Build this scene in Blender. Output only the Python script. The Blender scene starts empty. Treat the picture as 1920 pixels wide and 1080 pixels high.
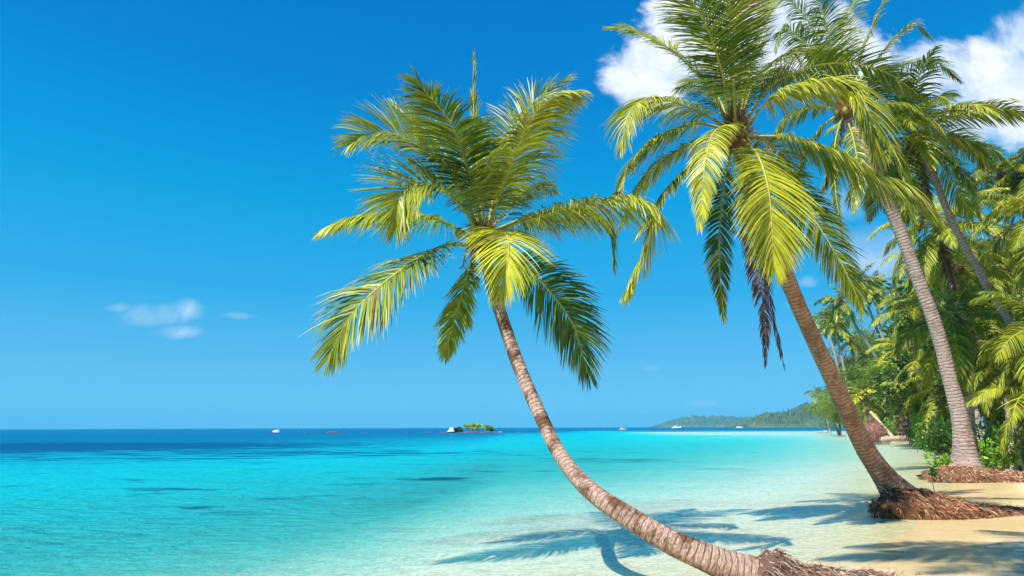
import bpy, math, random
import numpy as np
from mathutils import Vector, Matrix
R = math.radians
rng = np.random.default_rng(7)
random.seed(7)
scene = bpy.context.scene
col = scene.collection

# ------------------------------------------------------------------ camera
F = 1150.0; CH = 1.9; ROLL = math.atan(6.0/1920)
PITCH = math.atan((801.5-540)/F)
cam_d = bpy.data.cameras.new('camera'); cam = bpy.data.objects.new('camera', cam_d); col.objects.link(cam)
cam_d.sensor_width = 36; cam_d.lens = 36*F/1920; cam_d.clip_start = 0.1; cam_d.clip_end = 60000
cam.matrix_world = Matrix.Translation((0, 0, CH)) @ Matrix.Rotation(R(90)+PITCH, 4, 'X') @ Matrix.Rotation(-ROLL, 4, 'Z')
scene.camera = cam
CM = np.array(cam.matrix_world.to_3x3())
def ray(px, py): return CM @ np.array([(px-960)/F, -(py-540)/F, -1.0])
def P(px, py, D):
    r = ray(px, py); return np.array([0, 0, CH]) + r*(D/r[1])
def G(px, py, z=0.0):
    r = ray(px, py); return np.array([0, 0, CH]) + r*((z-CH)/r[2])

# ------------------------------------------------------------------ object helpers
def tag(o, label=None, cat=None, group=None, kind=None):
    if label: o['label'] = label
    if cat: o['category'] = cat
    if group: o['group'] = group
    if kind: o['kind'] = kind
    return o
def empty(name, loc, label=None, cat=None, group=None):
    o = bpy.data.objects.new(name, None); col.objects.link(o); o.location = Vector(loc)
    o.empty_display_size = .2
    return tag(o, label, cat, group)
def link(name, me, parent=None, mats=None):
    o = bpy.data.objects.new(name, me); col.objects.link(o)
    if parent is not None: o.parent = parent
    return o
def mesh(name, V, Fc, mats, smooth=True, matidx=None, attrs=None, uv=None):
    """V (n,3); Fc list of (k,4)/(k,3) int arrays"""
    V = np.asarray(V, dtype=np.float32)
    if not isinstance(Fc, list): Fc = [Fc]
    Fc = [np.asarray(f, dtype=np.int32) for f in Fc if len(f)]
    loops = np.concatenate([f.ravel() for f in Fc])
    sizes = np.concatenate([np.full(len(f), f.shape[1], dtype=np.int32) for f in Fc])
    starts = np.concatenate([[0], np.cumsum(sizes)[:-1]]).astype(np.int32)
    me = bpy.data.meshes.new(name)
    me.vertices.add(len(V)); me.vertices.foreach_set('co', V.ravel())
    me.loops.add(len(loops)); me.loops.foreach_set('vertex_index', loops)
    me.polygons.add(len(sizes)); me.polygons.foreach_set('loop_start', starts); me.polygons.foreach_set('loop_total', sizes)
    me.polygons.foreach_set('use_smooth', np.full(len(sizes), smooth))
    for m in mats: me.materials.append(m)
    if matidx is not None: me.polygons.foreach_set('material_index', np.asarray(matidx, dtype=np.int32))
    for k, (ty, a) in (attrs or {}).items():
        at = me.attributes.new(k, ty, 'POINT')
        at.data.foreach_set('color' if ty == 'FLOAT_COLOR' else 'value', np.asarray(a, dtype=np.float32).ravel())
    if uv is not None:
        l = me.uv_layers.new(name='UVMap'); l.data.foreach_set('uv', np.asarray(uv, dtype=np.float32)[loops].ravel())
    me.update(); me.validate()
    return me
class MB:
    def __init__(s): s.V = []; s.F = []; s.n = 0; s.C = []; s.UV = []
    def add(s, V, Fq, C=None, UV=None):
        V = np.asarray(V, float); s.V.append(V); s.F.append(np.asarray(Fq)+s.n); s.n += len(V)
        s.C.append(np.tile([.5, .5, .5, 1.], (len(V), 1)) if C is None else C)
        s.UV.append(np.zeros((len(V), 2)) if UV is None else UV)
    def build(s, name, mats, parent=None, smooth=True, off=(0, 0, 0)):
        V = np.concatenate(s.V)-np.asarray(off)
        q = [f for f in s.F if f.shape[1] == 4]; t = [f for f in s.F if f.shape[1] == 3]
        Fs = ([np.concatenate(q)] if q else [])+([np.concatenate(t)] if t else [])
        me = mesh(name, V, Fs, mats, smooth, attrs={'tint': ('FLOAT_COLOR', np.concatenate(s.C))}, uv=np.concatenate(s.UV))
        return link(name, me, parent)
def nrm(v): return v/np.maximum(np.linalg.norm(v, axis=-1, keepdims=True), 1e-9)
def spline(pts, n):
    p = np.asarray(pts, float)
    seg = np.linalg.norm(np.diff(p[:, :3], axis=0), axis=1)**.5
    t = np.concatenate([[0], np.cumsum(seg)])
    m = np.zeros_like(p)
    for i in range(len(p)):
        a, b = max(i-1, 0), min(i+1, len(p)-1); m[i] = (p[b]-p[a])/(t[b]-t[a])
    tt = np.linspace(0, t[-1], n*6); out = []
    for x in tt:
        i = min(np.searchsorted(t, x, side='right')-1, len(p)-2); h = t[i+1]-t[i]; u = (x-t[i])/h
        out.append((2*u**3-3*u**2+1)*p[i]+(u**3-2*u**2+u)*h*m[i]+(-2*u**3+3*u**2)*p[i+1]+(u**3-u**2)*h*m[i+1])
    out = np.array(out); s = np.concatenate([[0], np.cumsum(np.linalg.norm(np.diff(out[:, :3], axis=0), axis=1))])
    q = np.linspace(0, s[-1], n)
    return np.stack([np.interp(q, s, out[:, k]) for k in range(p.shape[1])], 1), s[-1]
def tube(C, rad, ns=10, cap=True, ref=(0, 0, 1)):
    """generalised tube. returns V, quads, uv"""
    C = np.asarray(C, float); n = len(C); T = nrm(np.gradient(C, axis=0))
    rad = np.broadcast_to(np.asarray(rad, float).reshape(n, -1) if np.ndim(rad) else np.full((n, 1), rad), (n, ns if (np.ndim(rad) == 2) else 1))
    ref = np.array(ref, float)
    if abs(T[0] @ ref) > .9: ref = np.array([1., .2, 0])
    A = []; a = nrm(ref-(ref @ T[0])*T[0])
    for i in range(n):
        a = nrm(a-(a @ T[i])*T[i]); A.append(a)
    A = np.array(A); B = np.cross(T, A)
    th = np.linspace(0, 2*np.pi, ns, endpoint=False)
    V = C[:, None]+rad[:, :, None]*(np.cos(th)[None, :, None]*A[:, None]+np.sin(th)[None, :, None]*B[:, None])
    V = V.reshape(-1, 3)
    i = np.arange(n-1)[:, None]*ns; j = np.arange(ns)[None]; k = (np.arange(ns)+1) % ns
    Q = np.stack([i+j, i+k[None], i+ns+k[None], i+ns+j], -1).reshape(-1, 4)
    L = np.concatenate([[0], np.cumsum(np.linalg.norm(np.diff(C, axis=0), axis=1))])
    uv = np.stack([np.tile(np.abs(th-np.pi)/np.pi, n), np.repeat(L, ns)], 1)
    return V, Q, uv
def blob(c, r, nu=14, nv=9, amp=.15, seed=0):
    g = np.random.default_rng(seed); ph = g.uniform(0, 6.3, 6)
    u = np.linspace(0, 2*np.pi, nu, endpoint=False); v = np.linspace(.02, np.pi-.02, nv)
    U, W = np.meshgrid(u, v); d = np.stack([np.cos(U)*np.sin(W), np.sin(U)*np.sin(W), np.cos(W)], -1)
    k = 1+amp*(np.sin(3*d[..., 0]+ph[0])*np.cos(4*d[..., 1]+ph[1])+.6*np.sin(7*d[..., 2]+ph[2]+3*d[..., 0]))
    V = (np.asarray(c)+d*k[..., None]*np.asarray(r)).reshape(-1, 3)
    i = np.arange(nv-1)[:, None]*nu; j = np.arange(nu)[None]; kk = (j+1) % nu
    return V, np.stack([i+j, i+nu+j, i+nu+kk, i+kk], -1).reshape(-1, 4)

# ------------------------------------------------------------------ materials
def newmat(name):
    m = bpy.data.materials.new(name); m.use_nodes = True; nt = m.node_tree; nt.nodes.clear()
    out = nt.nodes.new('ShaderNodeOutputMaterial'); return m, nt, out
def N(nt, ty, **kw):
    n = nt.nodes.new(ty)
    for k, v in kw.items():
        if k.startswith('i_'):
            key = k[2:]; key = int(key) if key.isdigit() else key.replace('_', ' ')
            n.inputs[key].default_value = v
        else: setattr(n, k, v)
    return n
def math_(nt, op, a, b=None, c=None, clamp=False):
    n = nt.nodes.new('ShaderNodeMath'); n.operation = op; n.use_clamp = clamp
    for i, x in enumerate((a, b, c)):
        if x is None: continue
        if isinstance(x, (int, float)): n.inputs[i].default_value = x
        else: nt.links.new(x, n.inputs[i])
    return n.outputs[0]
def ramp(nt, fac, stops, mode='LINEAR'):
    n = nt.nodes.new('ShaderNodeValToRGB'); cr = n.color_ramp; cr.interpolation = mode
    while len(cr.elements) < len(stops): cr.elements.new(.5)
    for e, (p, c) in zip(cr.elements, stops): e.position = p; e.color = (*c, 1) if len(c) == 3 else c
    nt.links.new(fac, n.inputs[0]); return n.outputs[0]
def mixc(nt, f, a, b, mode='MIX'):
    n = nt.nodes.new('ShaderNodeMix'); n.data_type = 'RGBA'; n.blend_type = mode
    for i, x in ((0, f), (6, a), (7, b)):
        if isinstance(x, (int, float)): n.inputs[i].default_value = x
        elif isinstance(x, tuple): n.inputs[i].default_value = (*x, 1)
        else: nt.links.new(x, n.inputs[i])
    return n.outputs[2]
def noise(nt, vec, scale, detail=4, rough=.55, dist=0):
    n = N(nt, 'ShaderNodeTexNoise', i_Scale=scale, i_Detail=detail, i_Roughness=rough, i_Distortion=dist)
    if vec is not None: nt.links.new(vec, n.inputs['Vector'])
    return n.outputs[0]
def mapping(nt, vec, scale=(1, 1, 1)):
    n = nt.nodes.new('ShaderNodeMapping'); n.inputs['Scale'].default_value = scale; nt.links.new(vec, n.inputs[0]); return n.outputs[0]
def bump(nt, h, strength, dist):
    n = N(nt, 'ShaderNodeBump', i_Strength=strength, i_Distance=dist); nt.links.new(h, n.inputs['Height']); return n.outputs[0]
def principled(nt, out, color=None, rough=.8, normal=None, spec=.3):
    p = nt.nodes.new('ShaderNodeBsdfPrincipled'); p.inputs['Specular IOR Level'].default_value = spec
    if isinstance(rough, (int, float)): p.inputs['Roughness'].default_value = rough
    else: nt.links.new(rough, p.inputs['Roughness'])
    if isinstance(color, tuple): p.inputs['Base Color'].default_value = (*color, 1)
    elif color is not None: nt.links.new(color, p.inputs['Base Color'])
    if normal is not None: nt.links.new(normal, p.inputs['Normal'])
    if out is not None: nt.links.new(p.outputs[0], out.inputs[0])
    return p
def objco(nt): return nt.nodes.new('ShaderNodeTexCoord').outputs['Object']
def wpos(nt): return nt.nodes.new('ShaderNodeNewGeometry').outputs['Position']

def leaf_material(name, trans=.24, rough=.42, tcol=(1.15, 1.25, .55)):
    m, nt, out = newmat(name)
    a = N(nt, 'ShaderNodeAttribute', attribute_name='tint')
    nz = noise(nt, objco(nt), 6, 2)
    c = mixc(nt, .35, a.outputs[0], ramp(nt, nz, [(.3, (.55, .6, .5)), (.7, (1.3, 1.25, 1.2))]), 'MULTIPLY')
    p = principled(nt, None, c, rough, spec=.35)
    tr = nt.nodes.new('ShaderNodeBsdfTranslucent'); nt.links.new(mixc(nt, 1., c, tcol, 'MULTIPLY'), tr.inputs[0])
    mx = nt.nodes.new('ShaderNodeMixShader'); mx.inputs[0].default_value = trans
    nt.links.new(p.outputs[0], mx.inputs[1]); nt.links.new(tr.outputs[0], mx.inputs[2]); nt.links.new(mx.outputs[0], out.inputs[0])
    return m
M_leaf = leaf_material('palm_leaf')
M_bush = leaf_material('broad_leaf', .3, .4)
M_needle = leaf_material('feathery_leaf', .25, .7)
def tint_material(name, rough=.8, spec=.2, nscale=30, bs=.3):
    m, nt, out = newmat(name); a = N(nt, 'ShaderNodeAttribute', attribute_name='tint')
    nz = noise(nt, objco(nt), nscale, 4)
    c = mixc(nt, .6, a.outputs[0], ramp(nt, nz, [(.3, (.5, .5, .5)), (.7, (1.4, 1.4, 1.4))]), 'MULTIPLY')
    principled(nt, out, c, rough, bump(nt, nz, bs, .02), spec); return m
M_rib = tint_material('palm_midrib', .5, .35, 12, .1)
M_root = tint_material('root_fibre', .9, .1, 60, .6)
M_rock = tint_material('rock', .85, .2, 3, .8)
M_paint = tint_material('painted_surface', .45, .4, 5, .05)
M_wood = tint_material('weathered_wood', .8, .2, 14, .5)

def bark(name, light, dark, patch, ring=70, patch_amt=.5, pscale=3.0, line=.9, pt=(.5, .62), crack=.5):
    m, nt, out = newmat(name)
    uv = nt.nodes.new('ShaderNodeUVMap').outputs[0]; sx = N(nt, 'ShaderNodeSeparateXYZ'); nt.links.new(uv, sx.inputs[0])
    oc = objco(nt)
    n1 = noise(nt, oc, pscale, 5, .6); n2 = noise(nt, mapping(nt, uv, (3, 22, 1)), 2.2, 5, .65); n3 = noise(nt, oc, 40, 4, .7)
    v = math_(nt, 'ADD', math_(nt, 'MULTIPLY', sx.outputs[1], ring), math_(nt, 'MULTIPLY', n1, 11.0))
    s = math_(nt, 'SINE', v)
    lines = math_(nt, 'SMOOTH_MIN', 1., math_(nt, 'POWER', math_(nt, 'MULTIPLY_ADD', s, .5, .5), 5.0), .1)
    base = mixc(nt, ramp(nt, n2, [(.36, (0, 0, 0)), (.62, (1, 1, 1))]), dark, light)
    base = mixc(nt, math_(nt, 'MULTIPLY', ramp(nt, n1, [(pt[0], (0, 0, 0)), (pt[1], (1, 1, 1))]), patch_amt), base, patch)
    base = mixc(nt, math_(nt, 'MULTIPLY', lines, math_(nt, 'MULTIPLY', n2, line)), base, tuple(x*.45 for x in dark))
    n4 = noise(nt, mapping(nt, uv, (2.2, 30, 1)), 1.6, 4, .6, .6); base = mixc(nt, math_(nt, 'MULTIPLY', ramp(nt, n4, [(.60, (0, 0, 0)), (.66, (1, 1, 1))]), crack), base, tuple(x*.3 for x in dark))
    base = mixc(nt, .65, base, ramp(nt, n3, [(.3, (.55, .55, .55)), (.7, (1.35, 1.35, 1.35))]), 'MULTIPLY')
    h = math_(nt, 'ADD', math_(nt, 'MULTIPLY', lines, -.8), math_(nt, 'ADD', n3, n2))
    principled(nt, out, base, .85, bump(nt, h, 1., .02), .2); return m
M_bark1 = bark('pale_palm_bark', (.56, .41, .34), (.29, .175, .125), (.13, .06, .03), 78, .95, 2.4, .6, (.50, .60), 1.)
M_bark2 = bark('brown_palm_bark', (.68, .41, .26), (.38, .18, .09), (.17, .07, .035), 72, .5)
M_bark3 = bark('grey_palm_bark', (.50, .40, .35), (.28, .20, .17), (.2, .12, .09), 48, .4)
M_bark4 = bark('far_palm_bark', (.58, .50, .45), (.36, .29, .25), (.25, .18, .14), 20, .3, 1)

# sand / ground
def sand_material():
    m, nt, out = newmat('beach_sand'); pos = wpos(nt)
    sx = N(nt, 'ShaderNodeSeparateXYZ'); nt.links.new(pos, sx.inputs[0]); z = sx.outputs[2]
    n1 = noise(nt, pos, .7, 5, .6); n2 = noise(nt, pos, 9, 5, .7); n3 = noise(nt, pos, 90, 3, .7)
    dry = mixc(nt, n1, (.68, .56, .37), (.78, .66, .47))
    wetc = mixc(nt, n1, (.57, .42, .19), (.65, .50, .26))
    zz = math_(nt, 'ADD', z, math_(nt, 'MULTIPLY_ADD', n1, .10, -.05))
    wet = N(nt, 'ShaderNodeMapRange', interpolation_type='SMOOTHSTEP', i_From_Min=.19, i_From_Max=.07); nt.links.new(zz, wet.inputs[0]); wet = wet.outputs[0]
    c = mixc(nt, wet, dry, wetc)
    # bed of the sea: pale rippled coral sand, contrast painted up to suggest caustic sparkle
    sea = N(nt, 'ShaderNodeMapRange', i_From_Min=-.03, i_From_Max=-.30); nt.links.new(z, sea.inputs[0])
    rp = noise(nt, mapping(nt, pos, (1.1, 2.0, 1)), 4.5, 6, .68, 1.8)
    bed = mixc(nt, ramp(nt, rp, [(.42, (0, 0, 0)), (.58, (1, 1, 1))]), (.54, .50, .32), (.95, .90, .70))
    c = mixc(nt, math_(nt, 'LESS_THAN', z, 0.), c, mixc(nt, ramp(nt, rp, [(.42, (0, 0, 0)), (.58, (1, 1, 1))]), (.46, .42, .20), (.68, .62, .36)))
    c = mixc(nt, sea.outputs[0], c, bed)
    # forest floor
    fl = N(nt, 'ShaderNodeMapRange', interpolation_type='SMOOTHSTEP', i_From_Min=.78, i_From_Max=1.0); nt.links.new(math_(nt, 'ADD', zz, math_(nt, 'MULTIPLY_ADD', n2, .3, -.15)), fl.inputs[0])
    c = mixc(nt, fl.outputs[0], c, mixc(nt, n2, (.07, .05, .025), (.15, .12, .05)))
    c = mixc(nt, .35, c, ramp(nt, n3, [(.3, (.75, .75, .75)), (.7, (1.2, 1.2, 1.2))]), 'MULTIPLY')
    rough = mixc(nt, wet, (.9, .9, .9), (.22, .22, .22))
    h = math_(nt, 'ADD', math_(nt, 'MULTIPLY_ADD', noise(nt, pos, 2.3, 3, .5), 2.2, math_(nt, 'MULTIPLY', n2, math_(nt, 'SUBTRACT', 1.15, wet))), math_(nt, 'MULTIPLY', n3, .25))
    principled(nt, out, c, rough, bump(nt, h, .35, .03), .4); return m
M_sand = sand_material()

def water_material():
    m, nt, out = newmat('sea_water'); pos = wpos(nt)
    dep = N(nt, 'ShaderNodeAttribute', attribute_name='depth').outputs['Fac']
    pat = N(nt, 'ShaderNodeAttribute', attribute_name='patch').outputs['Fac']
    nA = noise(nt, mapping(nt, pos, (.35, .5, 1)), .35, 4, .6, .4)   # large cloudy variation of depth
    nB = noise(nt, mapping(nt, pos, (.9, 1.8, 1)), 2.2, 4, .6, .8)
    nC = noise(nt, mapping(nt, pos, (1.2, 2.6, 1)), 3.0, 5, .7, 1.6); rid = math_(nt, 'ABSOLUTE', math_(nt, 'MULTIPLY_ADD', nC, 5., -2.5))
    nD = noise(nt, mapping(nt, pos, (.5, 1.3, 1)), 1.1, 5, .7, .8)
    dep = math_(nt, 'MULTIPLY', dep, math_(nt, 'ADD', math_(nt, 'MULTIPLY_ADD', rid, 1.15, .25), math_(nt, 'MULTIPLY', nD, .55)))
    d = math_(nt, 'MULTIPLY', dep, math_(nt, 'ADD', .45, math_(nt, 'ADD', math_(nt, 'MULTIPLY', nA, .65), math_(nt, 'MULTIPLY', nB, .5))))
    # seagrass / reef blots
    nr = noise(nt, mapping(nt, pos, (.06, .11, 1)), 1.0, 5, .62, .3)
    nr2 = noise(nt, mapping(nt, pos, (.25, .55, 1)), 1.0, 5, .65, .3)
    reef = math_(nt, 'MULTIPLY', ramp(nt, math_(nt, 'ADD', nr2, math_(nt, 'MULTIPLY', pat, .28)), [(.58, (0, 0, 0)), (.74, (1, 1, 1))]), 1.)
    dn = math_(nt, 'DIVIDE', d, 10.0, clamp=True)
    body = ramp(nt, math_(nt, 'POWER', dn, .5), [(0, (.20, .56, .52)), (.20, (.08, .58, .61)), (.36, (.008, .49, .55)), (.52, (.003, .42, .52)), (.70, (.001, .18, .31)), (.88, (.001, .11, .24)), (1, (.001, .055, .19))])
    body = mixc(nt, reef, body, mixc(nt, .85, body, (.0005, .06, .17)))
    diff = nt.nodes.new('ShaderNodeBsdfDiffuse'); nt.links.new(body, diff.inputs[0])
    tr = nt.nodes.new('ShaderNodeBsdfTransparent')
    nt.links.new(ramp(nt, math_(nt, 'DIVIDE', d, 1.6, clamp=True), [(0, (1, 1, 1)), (.12, (.97, .99, .985)), (.3, (.72, .96, .97)), (.6, (.3, .91, .93)), (1, (.05, .78, .84))]), tr.inputs[0])
    alpha = math_(nt, 'SUBTRACT', 1., math_(nt, 'POWER', 2.718, math_(nt, 'MULTIPLY', d, -.85)), clamp=True)
    alpha = math_(nt, 'MAXIMUM', alpha, math_(nt, 'MULTIPLY', reef, .5))
    m1 = nt.nodes.new('ShaderNodeMixShader'); nt.links.new(alpha, m1.inputs[0]); nt.links.new(tr.outputs[0], m1.inputs[1]); nt.links.new(diff.outputs[0], m1.inputs[2])
    w1 = noise(nt, mapping(nt, pos, (1., 2.2, 1)), 1.6, 5, .65, .6); w2 = noise(nt, mapping(nt, pos, (1, 1.7, 1)), 9, 3, .6)
    w3 = noise(nt, mapping(nt, pos, (.25, .5, 1)), .5, 4, .6)
    hh = math_(nt, 'ADD', math_(nt, 'MULTIPLY', w1, 1.), math_(nt, 'ADD', math_(nt, 'MULTIPLY', w2, .12), math_(nt, 'MULTIPLY', w3, 3.)))
    bp = bump(nt, hh, 1.0, .10); nt.links.new(bump(nt, hh, 1., .26), diff.inputs['Normal'])
    gl = N(nt, 'ShaderNodeBsdfGlossy', i_Roughness=.10); nt.links.new(bp, gl.inputs['Normal'])
    fr = N(nt, 'ShaderNodeFresnel', i_IOR=1.33); nt.links.new(bp, fr.inputs['Normal'])
    m2 = nt.nodes.new('ShaderNodeMixShader'); nt.links.new(math_(nt, 'MINIMUM', math_(nt, 'MULTIPLY', fr.outputs[0], .5), .10), m2.inputs[0])
    nt.links.new(m1.outputs[0], m2.inputs[1]); nt.links.new(gl.outputs[0], m2.inputs[2]); nt.links.new(m2.outputs[0], out.inputs[0])
    return m
M_water = water_material()

# ------------------------------------------------------------------ terrain
gY = np.array([-60, -10, 3, 7.5, 9.0, 10.2, 12.0, 14.5, 18, 24, 32, 46, 60, 84, 156, 215, 260, 400, 9000.])
gX = np.array([-12, -3.2, .8, 2.2, 3.3, 5.0, 7.4, 9.3, 11.9, 16.5, 23, 33.5, 42, 54, 84, 112, 160, 420, 19000.])
def shore(Y): return np.interp(Y, gY, gX)
def hgt(X, Y):
    s = (X-shore(Y))*.75+.22*np.sin(Y*.8)*np.cos(Y*.33)
    land = np.where(s < 5, .055*s, .275+.10*(s-5)); land = np.where(land > 1.6, 1.6+(land-1.6)*.15, land)
    land += .05*np.sin(X*1.1+Y*.5)*np.clip(s/4, 0, 1)
    sea = -(.055*np.clip(-s, 0, 1e9))*(1+.6*np.clip((-X-1.)/5, 0, 1))
    sea = np.maximum(sea, -7.)-2.6*(1-np.exp(-(np.clip(-s, 0, 1e4)/85)**2))
    sm = lambda x, a, b: np.clip((x-a)/(b-a), 0, 1)**2*(3-2*np.clip((x-a)/(b-a), 0, 1))
    bar = sm(Y+3*np.sin(X*.05), 135, 160)*(1-sm(Y, 300, 380))*sm(X, 5, 60)          # pale sand bar off the point
    sea = sea*(1-bar)-.32*bar
    return np.where(s > 0, land, sea)
def zg(x, y): return float(hgt(np.array(x), np.array(y)))
def axis_pts(lo, hi, d0, k):
    a = [0.]
    while a[-1] < hi: a.append(a[-1]+d0+k*abs(a[-1]))
    b = [0.]
    while b[-1] > lo: b.append(b[-1]-d0-k*abs(b[-1]))
    return np.array(sorted(set(a+b)))
def sheet(name, m, zfun, d0, k, attrs=None, half=8200):
    xs = axis_pts(-half, half, d0, k); ys = axis_pts(-60, half, d0, k)
    X, Y = np.meshgrid(xs, ys); Z = zfun(X, Y); nx, ny = len(xs), len(ys)
    V = np.stack([X, Y, Z], -1).reshape(-1, 3)
    i = np.arange(ny-1)[:, None]*nx; j = np.arange(nx-1)[None]
    Q = np.stack([i+j, i+j+1, i+nx+j+1, i+nx+j], -1).reshape(-1, 4)
    at = {k2: ('FLOAT', f(X, Y)) for k2, f in (attrs or {}).items()}
    o = link(name, mesh(name, V, Q, [m], True, attrs=at)); return tag(o, kind='structure')
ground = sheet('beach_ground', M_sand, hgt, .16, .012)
def patch(X, Y):
    # seagrass beds: one far left band, blots near the middle distance
    a = np.exp(-((Y-70)/17)**2)*np.clip((-6-X)/34, 0, 1)*1.6
    def bl(px, py, rx, ry, k):
        c = G(px, py); return k*np.exp(-((X-c[0])/rx)**2-((Y-c[1])/ry)**2)
    for b in ((372, 952, .45, .5, .85), (830, 898, 1.1, 1.3, .8), (1160, 863, 3, 3, .85), (260, 922, 1.4, 1.2, .5), (130, 862, 12, 4, .5), (610, 850, 14, 6, .7), (1330, 880, 5, 2, .5)): a = a+bl(*b)
    return a
water = sheet('sea', M_water, lambda X, Y: X*0., .22, .014, {'depth': lambda X, Y: np.clip(-hgt(X, Y), 0, 50), 'patch': patch})

# ------------------------------------------------------------------ palms
GREEN = np.array([.045, .115, .010]); YEL = np.array([.50, .50, .03]); BROWN = np.array([.20, .09, .035]); STRAW = np.array([.55, .45, .26]); DEAD = np.array([.15, .055, .04])
def frond_arrays(ctrl, n=90, llen=.8, width=.036, droop=.9, vee=.25, roll=0., yel=.35, dead=0., seed=0, t0=.16, hdir=None, segs=4, brown_tip=.5, narrow=1.0, ribr=.028, dens=1.):
    g = np.random.default_rng(seed)
    C, L = spline(ctrl, 70)
    T = nrm(np.gradient(C, axis=0))
    h = C[-1]-C[0] if hdir is None else np.asarray(hdir, float); h = np.array([h[0], h[1], 0.])
    if np.linalg.norm(h) < .05: h = np.array([0, -1., 0])
    h = nrm(h); S0 = np.cross(h, [0, 0, 1.])
    S = nrm(S0-(T @ S0)[:, None]*T); Nn = np.cross(S, T)
    ts = np.linspace(0, 1, len(C))
    rl = roll*np.clip(ts*1.5, 0, 1)+.25*np.sin(ts*3+seed)*.5
    cr, sr = np.cos(rl)[:, None], np.sin(rl)[:, None]
    S, Nn = S*cr+Nn*sr, Nn*cr-S*sr
    LV = []; LC = []
    segt = np.linspace(0, 1, segs+1)
    wprof = np.interp(segt, [0, .12, .45, .8, 1], [.55, 1., .95, .55, .06])
    side_data = []
    n = int(n*dens)
    for sd in (-1, 1):
        t = np.linspace(t0, .995, n)+g.normal(0, .3/n, n); t = np.clip(t, t0*.9, 1)
        keep = (g.random(n) > .04) & (np.sin(t*57+seed*2.3+sd*1.7)+np.sin(t*23+seed) < 1.80); t = t[keep]; k = len(t)
        f = lambda A: np.stack([np.interp(t, ts, A[:, q]) for q in range(3)], 1)
        p, tt, ss, nn = f(C), nrm(f(T)), nrm(f(S)), nrm(f(Nn))
        u = (t-t0)/(1-t0)
        prof = np.interp(u, [0, .08, .3, .55, .8, 1], [.5, .78, 1., .95, .66, .30])
        gust = .20*np.sin(u*19+seed*1.7+sd)+.16*np.sin(u*41+seed)+.10*np.sin(u*83+seed*3)
        ln = llen*prof*(1+g.normal(0, .07, k))
        ang = np.interp(u, [0, .15, .6, 1], [1.35, 1.15, .85, .28])*narrow+g.normal(0, .055, k)+gust*.25
        v = vee*(1-u*.4)+g.normal(0, .07, k)+gust*.5
        d0 = nrm(ss*sd*np.sin(ang)[:, None]+tt*np.cos(ang)[:, None]+nn*v[:, None])
        dr = droop*(1+g.normal(0, .18, k)+gust)
        pts = [p]; cur = p; dirs = []
        for s in range(segs):
            sm = (s+.5)/segs
            d = nrm(d0+np.array([0, 0, -1.])*(dr*sm**1.15*1.25)[:, None]); dirs.append(d); cur = cur+d*(ln/segs)[:, None]; pts.append(cur)
        dirs = dirs+[dirs[-1]]
        tw = g.normal(0, .28, k)[:, None]
        ring = []
        for s in range(segs+1):
            d = dirs[s]; w = nrm(tt-(tt*d).sum(1, keepdims=True)*d); m_ = np.cross(w, d)
            w = w*np.cos(tw)+m_*np.sin(tw)
            hw = width*.5*wprof[s]*(.55+.45*prof)[:, None]
            ring.append(np.stack([pts[s]-w*hw, pts[s]+w*hw], 1))
        V = np.stack(ring, 1)          # k, segs+1, 2, 3
        y = np.clip(yel+g.normal(0, .12, k)+.25*gust+.15*(u-.4), 0, 1)[:, None]
        c = GREEN*(1-y)+YEL*y; c = c*(1+g.normal(0, .12, k))[:, None]
        yl = (g.random(k) < .05)[:, None]; c = np.where(yl, YEL*1.0, c)
        dd = (g.random(k) < .02+.25*dead)[:, None]; c = np.where(dd, BROWN*1.2, c)
        c = c*(1-dead)+DEAD*(1+g.normal(0, .2, k))[:, None]*dead
        Cc = np.repeat(c[:, None], segs+1, 1)
        bt = brown_tip*(g.random(k) < .55)*g.uniform(.3, 1, k)
        for s in range(segs+1):
            kk = np.clip((segt[s]-.68)/.32, 0, 1)*bt[:, None]
            Cc[:, s] = Cc[:, s]*(1-kk)+STRAW*kk*(1-.6*dead)+0*kk
        Cc = np.repeat(Cc[:, :, None], 2, 2)
        LV.append(V); LC.append(Cc)
    V = np.concatenate(LV); Cc = np.concatenate(LC); k = len(V); m = (segs+1)*2
    base = np.arange(k)[:, None]*m; s = np.arange(segs)[None]*2
    Q = np.stack([base+s, base+s+1, base+s+3, base+s+2], -1).reshape(-1, 4)
    Cc = np.clip(Cc.reshape(-1, 3), .003, 1); Cc = np.concatenate([Cc, np.ones((len(Cc), 1))], 1)
    # midrib, wide clasping base
    rr = np.interp(ts, [0, .06, .2, .6, 1], [2.1, 1.35, 1.0, .55, .16])*ribr
    RV, RQ, RU = tube(C, rr, 6)
    rc = (np.array([.36, .34, .05])*(1-dead)+np.array([.2, .09, .05])*dead)[None]*np.interp(ts, [0, .12, .3, 1], [.62, .8, 1., 1.1])[:, None]
    rc = np.repeat(np.concatenate([rc, np.ones((len(ts), 1))], 1), 6, 0)
    return (V.reshape(-1, 3), Q, Cc), (RV, RQ, rc, RU)
def add_frond(parent, off, label=None, **kw):
    (V, Q, Cc), (RV, RQ, rc, RU) = frond_arrays(**kw)
    b = MB(); b.add(V, Q, Cc); o = b.build('frond', [M_leaf], parent, off=off)
    if label: o['label'] = label
    b = MB(); b.add(RV, RQ, rc, RU); b.build('midrib', [M_rib], o, off=off)
    return o
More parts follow.
